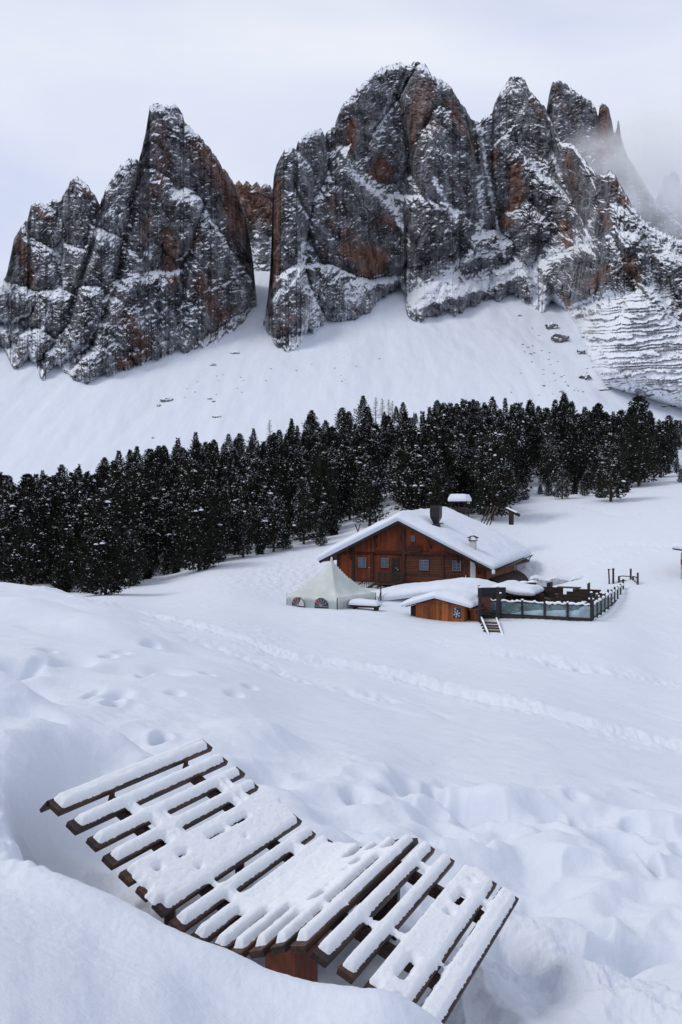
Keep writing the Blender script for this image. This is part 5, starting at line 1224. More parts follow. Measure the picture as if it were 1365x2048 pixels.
# ------------------------------------------------------------------ small orange wooden shed
SO = flat(872, 1250, 52.3); SO.z = 0
shed = empty('wooden_shed', (SO.x, SO.y, -7.3)); tag(shed, 'small bright orange-brown wooden shed sunk in snow with a dark window decorated by a snowflake', 'shed')
def SP(u, v, z): return SO + UD * u + VD * v + ZD * z
def suv(px, py, v=0):
    k = (px - CXP) / FPX; o = SO + VD * v; u = (k * o.y - o.x) / (UD.x - k * UD.y); Y = o.y + UD.y * u; return u, (CYP - py) * Y / FPX
ua, zaS = suv(873, 1197); ul = suv(832, 1220)[0]; ur, zr_ = suv(929, 1219)
sl, sr = (zaS - suv(812, 1214, -.3)[1]) / abs(suv(812, 1214, -.3)[0] - ua), (zaS - suv(936, 1216, -.3)[1]) / abs(suv(936, 1216, -.3)[0] - ua)
def szr(u): return zaS - np.where(u < ua, sl, sr) * np.abs(u - ua)
m = MB(); m.prism([SP(a, 0, b) for a, b in [(ul, -8.2), (ur, -8.2), (ur, float(szr(ur)) - .02), (ua, zaS - .02), (ul, float(szr(ul)) - .02)]], VD * 2.6); m.build('wall', W_ORANGE, shed)
for px in (833.5, 857, 880, 904, 927.5):
    uu = suv(px, 1225)[0]; m = MB(); top_ = float(szr(uu)) - .22; box_uv(m, uu - .035, uu + .035, -.03, -.001, -8.1, top_, SP); m.build('batten', W_ORANGE, shed)
m = MB(); zb_ = suv(873, 1209)[1]; box_uv(m, ul, ur, -.028, -.0015, zb_ - .05, zb_ + .05, SP); m.build('batten', W_ORANGE, shed)
m = MB()
e0, e1 = suv(812, 1214, -.3)[0], suv(937, 1216, -.3)[0]
for e in (e0, e1): m.prism([SP(ua, -.35, zaS), SP(e, -.35, float(szr(e))), SP(e, -.35, float(szr(e)) + .07), SP(ua, -.35, zaS + .07)], VD * 3.3)
sroof = m.build('roof', W_DARK, shed)
snow_blanket(SO, e0 - .25, e1 + .2, -.42, 3.0, lambda u: szr(u) + .072, .42, sroof, seed=51, over=.18, nu=100, nv=60, tmod=lambda u, v: 1 + .35 * sstep(0, 1.5, u))
a, zt = suv(906.5, 1215.5, -.03); b, zb = suv(923.5, 1238, -.03)
f = MB(); t_ = .05
box_uv(f, a - t_, b + t_, -.05, -.002, zt, zt + t_, SP); box_uv(f, a - t_, b + t_, -.05, -.002, zb - t_, zb, SP); box_uv(f, a - t_, a, -.05, -.002, zb, zt, SP); box_uv(f, b, b + t_, -.05, -.002, zb, zt, SP)
swin = f.build('window', W_ORANGE, shed)
m = MB(); box_uv(m, a, b, -.025, -.003, zb, zt, SP); m.build('pane', M_DK, swin)
m = MB(); cu, cz_ = a + (b - a) * .45, zb + (zt - zb) * .45
for k in range(3):
    an = math.pi * k / 3 + .3; d = UD * math.cos(an) + ZD * math.sin(an); c = SP(cu, -.030, cz_); m.bar(c - d * .24, c + d * .24, .03, .008, up=VD)
    for s in (-1, 1):
        for q in (.6, -.6):
            d2 = UD * math.cos(an + q) + ZD * math.sin(an + q); m.bar(c + d * .14 * s, c + d * .14 * s + d2 * .09 * s, .02, .006, up=VD)
m.build('snowflake_decal', simple('frosted_white', (.50, .62, .66), .6, .1, 5, bump=0), swin)
m = MB(); c = SP(cu - .12, -.031, cz_ + .3)
for k in range(3):
    an = math.pi * k / 3; d = UD * math.cos(an) + ZD * math.sin(an); m.bar(c - d * .09, c + d * .09, .02, .006, up=VD)
m.build('snowflake_decal', MATS['frosted_white'], swin)
# lean side store on the left and the dark gap on the right of the shed
m = MB(); box_uv(m, e0 + .15, ul - .002, .25, 2.2, -8, float(szr(e0 + .15)) - .03, SP); m.build('side_store', W_DARK, shed)
m = MB(); box_uv(m, ur + .25, ur + .75, .6, 1.4, -8, float(szr(ur)) - .3, SP); box_uv(m, ur + .15, ur + .85, .5, 1.5, float(szr(ur)) - .3, float(szr(ur)) - .2, SP)
o = m.build('wooden_kiosk', W_ORANGE); tag(o, 'small orange-brown wooden cabinet between the shed and the black boarded wall', 'cabinet')

# ------------------------------------------------------------------ terrace: deck, glass wind fence, furniture
DZ = -6.72
FC = flat(1183, 1240, 50.0); FC.z = 0                 # front right fence corner
def DP(u, v, z): return FC + UD * u + VD * v + ZD * z
deck = MB(); box_uv(deck, -11.5, -.05, .05, 17.0, DZ - .9, DZ - .12, DP)
dk = deck.build('wooden_deck', W_GREY); tag(dk, 'weathered brown plank deck behind the glass wind fence, swept partly free of snow', 'deck')
def post(p, h, nm='post', par=None, w=.13, mat=W_BLACKPOST, capsnow=True):
    m = MB(); m.obox(p + ZD * (h / 2 - .5), UD * w / 2, VD * w / 2, ZD * (h / 2 + .5)); o = m.build(nm, mat, par)
    return o
def fence_run(a, b, n, H, par, glass=True, dark=True, snowcap=.08, rail=True, tops=None):
    """posts between a and b, glass panes with a top rail of crusted snow"""
    d = (b - a); L_ = d.length; d.normalize(); nr = Vector((d.y, -d.x, 0))
    for k in range(n + 1):
        p = a.lerp(b, k / n); h = H + (tops[k] if tops else 0); post(p, h, 'post', par)
        if tops and tops[k] > .2 or k % 2 == 0:
            m = MB(); m.obox(p + ZD * (h + .04), UD * .07, VD * .07, ZD * .045); m.build('snow_cap', snow_cap, par, bevel=.02)
    for k in range(n):
        p = a.lerp(b, (k + .04) / n); q = a.lerp(b, (k + .96) / n)
        if glass:
            m = MB(); m.prism([p + ZD * .05, q + ZD * .05, q + ZD * (H - .14), p + ZD * (H - .14)], nr * .02); m.build('glass_pane', G_PANEL, par)
        m = MB(); m.bar(p + ZD * 0, q + ZD * 0, .07, .10); m.build('rail', W_BLACKPOST, par)
        m = MB(); m.bar(p + ZD * (H - .1), q + ZD * (H - .1), .05, .05); m.build('rail', W_BLACKPOST, par)
        m = MB(); N_ = 9; R = random.Random(k * 7 + n)
        m.tube([p.lerp(q, i / N_) + ZD * (H - .03 + R.uniform(-.05, .06)) for i in range(N_ + 1)], [snowcap * R.uniform(.5, 1.25) for i in range(N_ + 1)], 7); m.build('rail_snow', snow_cap, par, smooth=True)
f1 = empty('wind_fence', DP(-7.2, 0, DZ)); tag(f1, 'glass wind fence with dark posts along the front edge of the terrace', 'fence', None)
a = DP(-7.2, 0, DZ); b = DP(0, 0, DZ)
fence_run(a, b, 5, .93, f1, tops=[.9, .42, .05, .06, .03, .72])
# drifted snow and a dark sheet standing in for the deck seen through the front panes
m = MB(); m.prism([DP(-7.1, .22, DZ + .04), DP(-4.4, .22, DZ + .04), DP(-2.0, .22, DZ + .38), DP(-2.0, .22, DZ + .84), DP(-7.1, .22, DZ + .86)], VD * .05); m.prism([DP(-1.98, .22, DZ + .40), DP(-.8, .22, DZ + .48), DP(-.7, .22, DZ + .84), DP(-1.98, .22, DZ + .84)], VD * .05)
o = m.build('dark_backing', W_DARK); tag(o, 'dark screen right behind the front panes of the wind fence, standing in for the dark deck', 'screen')
f2 = empty('wind_fence', DP(0, 0, DZ)); tag(f2, 'glass wind fence with close dark posts running back along the right side of the terrace', 'fence')
fence_run(DP(0.02, .55, DZ), DP(.4, 15.6, DZ), 9, .93, f2, tops=[.25, .42, .35, .12, .30, .15, .2, .1, .15, .4])
f3 = empty('wind_fence', DP(.6, 16, DZ)); tag(f3, 'taller bare-topped fence bay with turquoise panes at the far right corner of the terrace', 'fence')
q1 = flat(1227, 1185, 66.2); q2 = flat(1262, 1183, 66.4); q3 = flat(1276, 1186, 64.6)
q1.z = q2.z = q3.z = DZ + .05
for p, h in ((q1, 2.0), (q1 + UD * .45, 1.35), (q2, 1.95), (q2 + UD * .2 - VD * .3, 1.35), (q3, 1.75)): post(p, h, 'post', f3, .15, W_GREY)
q11 = q1 + UD * .45
for p, q in ((q11, q2), (q2 + UD * .2 - VD * .3, q3)):
    L_ = (q - p); nr = Vector((L_.y, -L_.x, 0)).normalized()
    m = MB(); m.prism([p + ZD * .1, q + ZD * .1, q + ZD * .85, p + ZD * .85], nr * .02); m.build('glass_pane', G_PANEL, f3)
    for z in (.95, 1.32): m = MB(); m.tube([p + ZD * z, p.lerp(q, .3) + ZD * (z + .04), q + ZD * (z - .03)], .045, 6); m.build('rail', W_GREY, f3, smooth=True)
    m = MB(); m.bar(p + ZD * .05, q + ZD * .05, .09, .12); m.build('rail', W_GREY, f3)
p5 = flat(1218.5, 1185, 66.0); p5.z = DZ
for k, dx in enumerate((0, .32)):
    m = MB(); m.tube([p5 + UD * dx - ZD * .5, p5 + UD * (dx + .02) + ZD * 1.0, p5 + UD * (dx - .03 + .05 * k) + ZD * 2.0], .06, 7); m.tube([p5 + UD * (dx - .1) + ZD * 1.95, p5 + UD * (dx + .12) + ZD * 1.97], .035, 5)
    o = m.build('wooden_pole', W_DARK, smooth=True); tag(o, ('left' if k == 0 else 'right') + ' of the two thin dark poles rising at the back corner of the fence', 'pole')
# boarded black wall and tall posts at the terrace entrance
ew = empty('entrance_screen', DP(-9.0, .4, DZ)); tag(ew, 'black boarded wall with tall capped posts at the terrace entrance right of the orange shed', 'wall')
A1 = flat(950, 1245, 51.5); A2 = flat(1003, 1245, 51.8); A1.z = A2.z = DZ
m = MB(); m.prism([A1 + VD * 1.2, A2 + VD * 1.2, A2 + VD * 1.2 + ZD * 1.72, A1 + VD * 1.2 + ZD * 1.72], VD * .08); m.build('board_wall', W_BLACKPOST, ew)
m = MB(); m.prism([A1 + VD * .25 + ZD * .12, A2 + VD * .15 + ZD * .12, A2 + VD * .15 + ZD * .32, A1 + VD * .25 + ZD * .32], VD * .06); m.build('cross_board', W_BLACKPOST, ew)
for px, py, h in ((960, 1248, 1.95), (996, 1248, 2.0)):
    p = flat(px, py, 51.2); p.z = DZ - .1; post(p, h, 'post', ew, .16); mm = MB(); mm.obox(p + ZD * (h + .04), UD * .09, VD * .09, ZD * .05); mm.build('snow_cap', snow_cap, ew, bevel=.03)
m = MB(); m.obox(A1.lerp(A2, .28) + VD * .9 + ZD * .62, UD * .32, VD * .05, ZD * .5); o = m.build('menu_board', simple('rusty_board', (.09, .03, .02), .7, .5, 3)); tag(o, 'reddish brown board leaning behind the two tall entrance posts', 'board')
# stair rails down from the entrance
for k, (a1, b1) in enumerate((((963, 1236, 50.4), (979, 1274, 45.0)), ((993, 1237, 50.4), (1008, 1278, 44.8)))):
    p = flat(*a1); q = flat(*b1); g0 = ground(q.x, q.y); q.z = max(q.z, g0 + .35) if False else q.z
    m = MB(); m.bar(p, q, .07, .09); 
    hr = empty('stair_handrail', q); tag(hr, ('left' if k == 0 else 'right') + ' slanting snow-topped handrail of the snowy steps down from the terrace', 'handrail')
    m.build('rail', W_GREY, hr)
    m = MB(); m.tube([p.lerp(q, f) + ZD * .07 for f in (0.02, .2, .4, .6, .8, .97)], [.05, .07, .05, .065, .06, .04], 6); m.build('rail_snow', snow_cap, hr, smooth=True)
    for f in (.45, .98):
        c = p.lerp(q, f); m = MB(); m.bar(c - ZD * 1.1, c + ZD * .08, .08); m.build('post', W_DARK, hr)
    if k: m = MB(); m.bar(p - ZD * .35, q - ZD * .40, .05, .06); m.build('rail', W_GREY, hr)
st = MB()
for k in range(4):
    c = flat(977 + k * 3, 1250, 50.2 - k * 1.1); c.z = ground(c.x, c.y) + .04; st.obox(c, UD * .52, VD * .17, ZD * .05)
o = st.build('steps', W_GREY); tag(o, 'short flight of snowy wooden steps between the two handrails', 'steps')
# kiosk bar with snow roof
KO = flat(1032, 1215, 56.0); KO.z = 0
ko = empty('bar_kiosk', (KO.x, KO.y, DZ)); tag(ko, 'dark open bar kiosk on the terrace under a thick overhanging slab of snow', 'kiosk')
def KP(u, v, z): return KO + UD * u + VD * v + ZD * z
kz = flat(1032, 1191, 56).z
m = MB(); box_uv(m, -1.5, 1.45, 1.3, 2.6, DZ - .1, kz - .02, KP); m.build('back_wall', W_DARK, ko)
m = MB(); box_uv(m, -1.4, 1.35, -.1, .15, DZ - .1, DZ + .75, KP); box_uv(m, -1.5, 1.45, -.2, .3, DZ + .75, DZ + .82, KP); m.build('counter', W_DARK, ko)
for u in (-1.45, -.3, 1.1): m = MB(); box_uv(m, u - .06, u + .06, -.12 - .12, -.12 + .0, DZ - .1, kz, KP); m.build('post', W_DARKRED, ko)
m = MB(); box_uv(m, -1.6, 1.2, -.55, 2.9, kz, kz + .1, KP); kr = m.build('roof', W_DARK, ko)
snow_blanket(KO, -1.75, 1.35, -.65, 3.0, lambda u: kz + .102 + .22 * np.exp(-((u + .9) / .7) ** 2), .52, kr, seed=61, over=.15, nu=70, nv=50, pw=.6)
m = MB(); box_uv(m, -.9, -.2, .35, .5, DZ + .9, DZ + 1.15, KP); m.build('shelf', W_GREY, ko)
m = MB(); m.prism([KP(1.25, .2, kz - .15), KP(1.95, .2, kz - .45), KP(1.95, .2, kz - .4), KP(1.25, .2, kz + .12)], VD * 1.6); m.build('awning', W_DARK, ko)
# low snow-crusted wall behind the terrace
wl = MB(); W0 = flat(1060, 1170, 69.5); W1 = flat(1222, 1170, 69.0); N_ = 46; vs = []
R = random.Random(8)
for i in range(N_ + 1):
    p = W0.lerp(W1, i / N_); z0 = DZ - .3; h = 1.25 + .12 * math.sin(i * .5) + R.uniform(-.05, .05)
    for v, z in ((-.5, z0), (-.42, z0 + h * .55), (-.25 + R.uniform(-.06, .06), z0 + h * .92), (.1, z0 + h + .12), (.6, z0 + h + .1), (1.3, z0 + .2)):
        vs.append((p.x + VD.x * (v + R.uniform(-.05, .05)), p.y + VD.y * v, z + R.uniform(-.04, .04)))
stonem = simple('snowy_stone', (.36, .37, .41), .9, .6, 3.5, bump=.8, bdist=.1)
me = mesh_np('stone_wall', vs, grid_faces(N_ + 1, 6), stonem, True); me.materials.append(snow_roof)
mi = np.zeros(len(me.polygons), np.int32); mi[2::5] = 1; mi[3::5] = 1; mi[4::5] = 1; me.polygons.foreach_set('material_index', mi)
o = put('stone_wall', me); tag(o, 'low rough stone wall crusted with snow along the back of the terrace', 'wall')

# terrace tables and benches (each a thing), heavy timber with a dust of snow
def picnic_table(u, v, L_=1.9, rot=0, label='', snow=True):
    c = DP(u, v, DZ - .12); t = empty('terrace_table', c); tag(t, label, 'table', 'dark timber tables on the terrace')
    a = UD * math.cos(rot) + VD * math.sin(rot); b = -UD * math.sin(rot) + VD * math.cos(rot)
    m = MB()
    for k in range(4): m.obox(c + b * (-.33 + .22 * k) + ZD * .76, a * L_ / 2, b * .10, ZD * .035)
    m.build('tabletop', W_GREY, t)
    for s in (-1, 1):
        m = MB(); m.bar(c + a * s * L_ * .36 - b * .28, c + a * s * L_ * .36 - b * .28 + ZD * .72, .1); m.bar(c + a * s * L_ * .36 + b * .28, c + a * s * L_ * .36 + b * .28 + ZD * .72, .1); m.bar(c + a * s * L_ * .36 - b * .3 + ZD * .68, c + a * s * L_ * .36 + b * .3 + ZD * .68, .09); m.build('leg', W_DARK, t)
    if snow:
        m = MB(); m.obox(c + ZD * .815, a * L_ * .47, b * .38, ZD * .02); m.build('snow_dust', snow_cap, t, bevel=.015)
def bench(u, v, L_=1.8, rot=0, back=True, label=''):
    c = DP(u, v, DZ - .12); t = empty('terrace_bench', c); tag(t, label, 'bench', 'dark timber benches on the terrace')
    a = UD * math.cos(rot) + VD * math.sin(rot); b = -UD * math.sin(rot) + VD * math.cos(rot)
    m = MB(); m.obox(c + ZD * .45, a * L_ / 2, b * .19, ZD * .03); m.build('seat', W_GREY, t)
    if back: m = MB(); m.obox(c + ZD * .85 + b * .22, a * L_ / 2, b * .03, ZD * .30); m.build('backrest', W_DARK, t)
    for s in (-1, 1): m = MB(); m.obox(c + a * s * L_ * .42 + ZD * .24, a * .04, b * .19, ZD * .24); m.build('leg', W_DARK, t)
sd_ = MB()
for (u0_, u1_, za_, zb_) in ((-5.1, -3.0, .05, .42), (-2.95, -1.6, .30, .46), (-1.55, -.1, .34, .62), (-.75, -.1, .6, 1.0)):
    sd_.prism([DP(u0_, .10, DZ), DP(u1_, .10, DZ), DP(u1_, .10, DZ + zb_), DP((u0_ + u1_) / 2, .10, DZ + (za_ + zb_) / 2 + .04), DP(u0_, .10, DZ + za_)], VD * .10)
o = sd_.build('snow_drift', snow_roof); tag(o, 'wedge of drifted snow pressed against the inside of the front glass panes', 'snow', kind='stuff')
for k_, (u0_, u1_, v0_, v1_) in enumerate(((-8, -.3, 14.8, 16.3), (-6.2, -4.9, 10.5, 14))):
    mm = MB(); c_ = DP((u0_ + u1_) / 2, (v0_ + v1_) / 2, DZ - .09 + .004 * k_); mm.obox(c_, UD * (u1_ - u0_) / 2, VD * (v1_ - v0_) / 2, ZD * .03)
    o = mm.build('deck_snow', snow_roof, dk, bevel=.02)
lab_x = ['dark timber table in the middle of the terrace just right of the kiosk', 'dark timber table in the middle of the terrace, second from the kiosk', 'dark timber table behind the kiosk toward the stone wall']
lab_t = ['nearest dark timber table behind the front glass panes', 'dark timber table by the right side fence', 'second dark timber table along the right side fence', 'farthest snow-dusted table toward the back corner of the terrace', 'dark timber table at the back by the stone wall, left group', 'dark timber table at the back by the stone wall, right group']
for (u, v, L_, r), lb in zip([(-1.8, 3.2, 2.2, 0), (-1.7, 5.6, 2.3, 0), (-1.5, 7.6, 2.3, 0), (-1.4, 9.8, 2.3, 0), (-6.5, 13.2, 1.8, 0), (-3.6, 14.0, 1.8, 0)], lab_t): picnic_table(u, v, L_, r, lb, snow=v < 12)
for (u, v, L_, r), lb in zip([(-4.6, 5.0, 2.0, 0), (-4.4, 8.0, 2.0, 0), (-6.2, 10.2, 2.0, 0)], lab_x): picnic_table(u, v, L_, r, lb, snow=False)
for (u, v, L_, r), lb in zip([(-4.7, 3.9, 2.0, 0), (-4.5, 6.9, 2.0, 0), (-4.3, 9.3, 2.0, 0), (-1.5, 8.7, 2.0, 0)], ['bench before the middle table right of the kiosk', 'bench before the second middle table', 'bench behind the second middle table', 'bench between the second and the farthest side table']): bench(u, v, L_, r, True, lb)
lab_b = ['bench between the nearest table and the front fence', 'bench behind the nearest terrace table', 'bench before the second table at the side fence', 'high-backed bench turned right at the back left table', 'high-backed bench turned left at the back right table', 'high-backed bench at the right of the back right table']
for (u, v, L_, r), lb in zip([(-1.9, 1.9, 2.0, 0), (-1.8, 4.3, 2.0, 0), (-1.6, 6.5, 2.0, 0), (-5.3, 13.3, 1.3, -math.pi / 2), (-4.8, 14.0, 1.3, math.pi / 2), (-2.3, 14.2, 1.3, -math.pi / 2)], lab_b): bench(u, v, L_, r, True, lb)
for k, (px, py) in enumerate(((1048.5, 1166), (1066, 1165))):
    c = flat(px, py, 66); m = MB(); m.tube([c - ZD * 1.2, c], .22 if k == 0 else .3, 10); q = m.build('stump_table', W_DARK); tag(q, ('small' if k == 0 else 'wider') + ' round dark stand with a snow cap behind the kiosk roof', 'stand')
    m = MB(); m.tube([c, c + ZD * .1, c + ZD * .16], [.42, .40, .2], 10); m.build('snow_cap', snow_cap, q, smooth=True) if False else None
    me = m.mesh('snow_cap', snow_cap, smooth=True); s = bpy.data.objects.new('snow_cap', me); link(s); s.parent = q

# ------------------------------------------------------------------ little lookout with a tall white snow cap
LO = flat(920, 1032, 84.0)
lo = empty('lookout_hut', LO); tag(lo, 'tiny timber lookout on stilts wearing a round white snow cap, above the hut roof', 'lookout')
zf = flat(920, 1022, 84).z; zt = flat(920, 1004, 84).z
m = MB(); m.obox(Vector((LO.x, LO.y, zf)), UD * .85, VD * .8, ZD * .06); m.build('platform', W_DARK, lo)
for a, b in ((-1, -1), (1, -1), (1, 1), (-1, 1), (.1, -1)):
    m = MB(); p = Vector((LO.x, LO.y, 0)) + UD * a * .72 + VD * b * .68; m.bar(p + ZD * (zf - 2.2), p + ZD * zt, .09); m.build('post', W_DARK, lo)
m = MB()
for z0, z1 in ((zf + .05, zf + .40),):
    for s in (-1, 1):
        m.obox(Vector((LO.x, LO.y, (z0 + z1) / 2)) + VD * s * .70, UD * .72, VD * .02, ZD * (z1 - z0) / 2); m.obox(Vector((LO.x, LO.y, (z0 + z1) / 2)) + UD * s * .74, UD * .02, VD * .66, ZD * (z1 - z0) / 2)
m.build('railing', W_DARK, lo)
m = MB(); m.obox(Vector((LO.x, LO.y, zt + .03)), UD * .95, VD * .9, ZD * .04); lr = m.build('roof', W_DARK, lo)
snow_blanket(Vector((LO.x, LO.y, 0)), -1.0, 1.0, -.95, .95, lambda u: zt + .072 + u * 0, .72, lr, seed=71, over=.12, nu=40, nv=40, pw=.9)
# crossed poles left of the hut, leaning timbers by the big pine, signpost
c = flat(715, 1072, 80); 
m = MB(); m.tube([c + Vector((-.25, 0, -.6)), c + Vector((.32, 0, 1.25))], .06, 6); m.tube([c + Vector((.42, .05, -.5)), c + Vector((-.22, .05, 1.2))], .06, 6)
o = m.build('crossed_poles', W_DARK, smooth=True); tag(o, 'pair of dark poles crossed like an X on the snow above the left roof slope', 'poles')
c = flat(972, 1042, 82)
for k in range(4):
    m = MB(); a = c + UD * (k * .34 - .6); m.tube([a + ZD * -.4, a + UD * .75 + VD * .5 + ZD * 1.45], .06, 6); o = m.build('leaning_pole', W_GREY, smooth=True)
    tag(o, 'grey pole leaning with others against the foot of the biggest pine', 'pole', 'poles leaning at the big pine')
c = flat(1023, 1040, 83)
wr = empty('wayside_shelter', c); tag(wr, 'small dark wooden wayside stand with a slanted snow roof right of the biggest pine', 'shelter')
m = MB(); m.obox(c + ZD * .25, UD * .22, VD * .2, ZD * .75); m.build('post', W_DARK, wr)
m = MB(); m.bar(c + UD * -.5 + ZD * 1.15, c + UD * .9 + ZD * .45, .08, .3); m.build('roof', W_DARK, wr)
m = MB(); m.bar(c + UD * -.5 + ZD * 1.3, c + UD * .6 + ZD * .78, .5, .14); m.build('roof_snow', snow_cap, wr, bevel=.04)
m = MB(); m.bar(flat(935, 1040, 84), flat(960, 1046, 83), .1); m.bar(flat(935, 1045, 84), flat(968, 1050, 83), .1); o = m.build('rail_fence', W_DARK); tag(o, 'short dark rail fence between the lookout and the biggest pine', 'fence')
# snow-covered box and dead plant stalk before the tent
c = flat(728, 1208, 55.5)
bx = empty('snowy_bench', c); tag(bx, 'low bench under a loaf of snow in front of the tent and hut stair', 'bench')
m = MB(); m.obox(c + UD * .15 - ZD * .12, UD * .95, VD * .4, ZD * .07); m.build('seat', W_DARK, bx)
for s in (-1, 1): m = MB(); m.obox(c + UD * (.15 + s * .8) - ZD * .5, UD * .05, VD * .35, ZD * .35); m.build('leg', W_DARK, bx)
snow_blanket(Vector((c.x + UD.x * .15, c.y + UD.y * .15, 0)), -1.1, 1.05, -.5, .5, lambda u: c.z - .04 + u * 0, .34, bx, seed=81, over=.08, nu=50, nv=26, pw=.8)
c = flat(757, 1206, 55.2); m = MB()
m.tube([c - ZD * .4, c + Vector((.05, 0, .3)), c + Vector((.12, 0, .6)), c + Vector((.18, 0, .95))], [.03, .03, .022, .012], 6)
m.tube([c + Vector((.05, 0, .3)), c + Vector((-.12, 0, .5))], [.02, .01], 5); m.tube([c + Vector((.12, 0, .58)), c + Vector((.3, 0, .72))], [.02, .008], 5); m.tube([c + Vector((.02, 0, .1)), c + Vector((.25, 0, .25))], [.02, .008], 5)
o = m.build('dead_stalk', W_DARK, smooth=True); tag(o, 'bare dark forked stalk sticking out of the snow before the hut stair', 'plant')
c = flat(762, 1184, 60); m = MB(); m.bar(c - ZD * .8, c + ZD * .5, .09); o = m.build('short_post', W_DARK); tag(o, 'short dark post in the snow just before the hut porch', 'post')
# snowed-up hut roof corner at the right edge
c = flat(1366, 1118, 66)
rt = empty('buried_hut', c); tag(rt, 'second hut almost buried in snow, only its eave showing at the right edge', 'hut')
m = MB(); m.obox(c + UD * 1.6 - ZD * .5, UD * 1.7, VD * 1.6, ZD * 1.0); m.build('wall', stonem, rt)
m = MB(); m.prism([c + UD * -.7 + VD * -1.9 + ZD * .86, c + UD * 1.6 + VD * -1.9 + ZD * .5, c + UD * 3.8 + VD * -1.9 + ZD * .55, c + UD * 3.8 + VD * -1.9 + ZD * .65, c + UD * 1.6 + VD * -1.9 + ZD * .62, c + UD * -.72 + VD * -1.9 + ZD * .96], VD * 4.0); m.build('roof', W_DARK, rt)
snow_blanket(c, -.8, 3.9, -2.0, 2.2, lambda u: .98 - .17 * (u + .7) + .035 * (u + .7) ** 2, .5, rt, seed=91, over=.12, nu=60, nv=40, pw=.7)
m = MB(); m.obox(c + UD * .05 + VD * -1.63 - ZD * .15, UD * .16, VD * .04, ZD * .22); m.build('shutter', W_ORANGE, rt)
print('hut', round(time.time() - T0, 1))
# ------------------------------------------------------------------ slatted wave lounger in the foreground
BD = Vector((0.45284755, 0.89150239, -0.01235245)).normalized()
BS = BD.cross(Vector((0, 0, 1))).normalized(); BU = BS.cross(BD).normalized(); BC = 4.12; BL = 1.8
PROF = [(-4.30,-2.06),(-4.12,-2.155),(-3.95,-2.245),(-3.79,-2.33),(-3.64,-2.41),(-3.50,-2.485),(-3.365,-2.56),(-3.215,-2.63),(-3.06,-2.675),(-2.90,-2.685),(-2.76,-2.655),(-2.61,-2.60),(-2.46,-2.535),(-2.31,-2.50),(-2.16,-2.56),(-2.0,-2.62),(-1.83,-2.67),(-1.67,-2.73),(-1.50,-2.80)]
def BP(s, h, d=0.0): return BS * s + BU * h + BD * (BC + d)
WOODB, _t, _b = newmat('old_wet_timber'); L = _t.links.new
tc = nd(_t, 'ShaderNodeTexCoord'); dt = nd(_t, 'ShaderNodeVectorMath', operation='DOT_PRODUCT'); dt.inputs[1].default_value = BD
dt2 = nd(_t, 'ShaderNodeVectorMath', operation='DOT_PRODUCT'); dt2.inputs[1].default_value = BS
sp = nd(_t, 'ShaderNodeSeparateXYZ'); cb = nd(_t, 'ShaderNodeCombineXYZ')
L(tc.outputs['Object'], dt.inputs[0]); L(tc.outputs['Object'], dt2.inputs[0]); L(tc.outputs['Object'], sp.inputs[0])
m1 = nd(_t, 'ShaderNodeMath', operation='MULTIPLY', ins={1: 2.2}); m2 = nd(_t, 'ShaderNodeMath', operation='MULTIPLY', ins={1: 38}); m3 = nd(_t, 'ShaderNodeMath', operation='MULTIPLY', ins={1: 38})
L(dt.outputs['Value'], m1.inputs[0]); L(dt2.outputs['Value'], m2.inputs[0]); L(sp.outputs[2], m3.inputs[0]); L(m1.outputs[0], cb.inputs[0]); L(m2.outputs[0], cb.inputs[1]); L(m3.outputs[0], cb.inputs[2])
n1 = nd(_t, 'ShaderNodeTexNoise', ins={'Scale': 1.0, 'Detail': 7, 'Roughness': .65}); L(cb.outputs[0], n1.inputs['Vector'])
n2 = nd(_t, 'ShaderNodeTexNoise', ins={'Scale': 5.0, 'Detail': 4}); L(tc.outputs['Object'], n2.inputs['Vector'])
ad = nd(_t, 'ShaderNodeMath', operation='MULTIPLY_ADD', ins={1: .7}); L(n2.outputs['Fac'], ad.inputs[0]); L(n1.outputs['Fac'], ad.inputs[2])
r = nd(_t, 'ShaderNodeValToRGB'); e = r.color_ramp.elements; e[0].position = .62; e[0].color = (.009, .006, .005, 1); e[1].position = 1.0; e[1].color = (.075, .030, .015, 1)
e3 = e.new(.82); e3.color = (.026, .013, .009, 1)
L(ad.outputs[0], r.inputs[0]); L(r.outputs[0], _b.inputs['Base Color']); _b.inputs['Roughness'].default_value = .5; _b.inputs['Specular IOR Level'].default_value = .35
bp = nd(_t, 'ShaderNodeBump', ins={'Strength': .7, 'Distance': .004}); L(n1.outputs['Fac'], bp.inputs['Height']); L(bp.outputs[0], _b.inputs['Normal'])
W_SUPPORT = simple('red_brown_support', (.17, .045, .020), .55, .35, 9, (1, 1, .25), .3)

lounger = empty('slatted_lounger', BP(-2.9, -3.3, .9)); tag(lounger, 'wave-shaped wooden slatted lounger under fresh snow in the foreground', 'lounger')
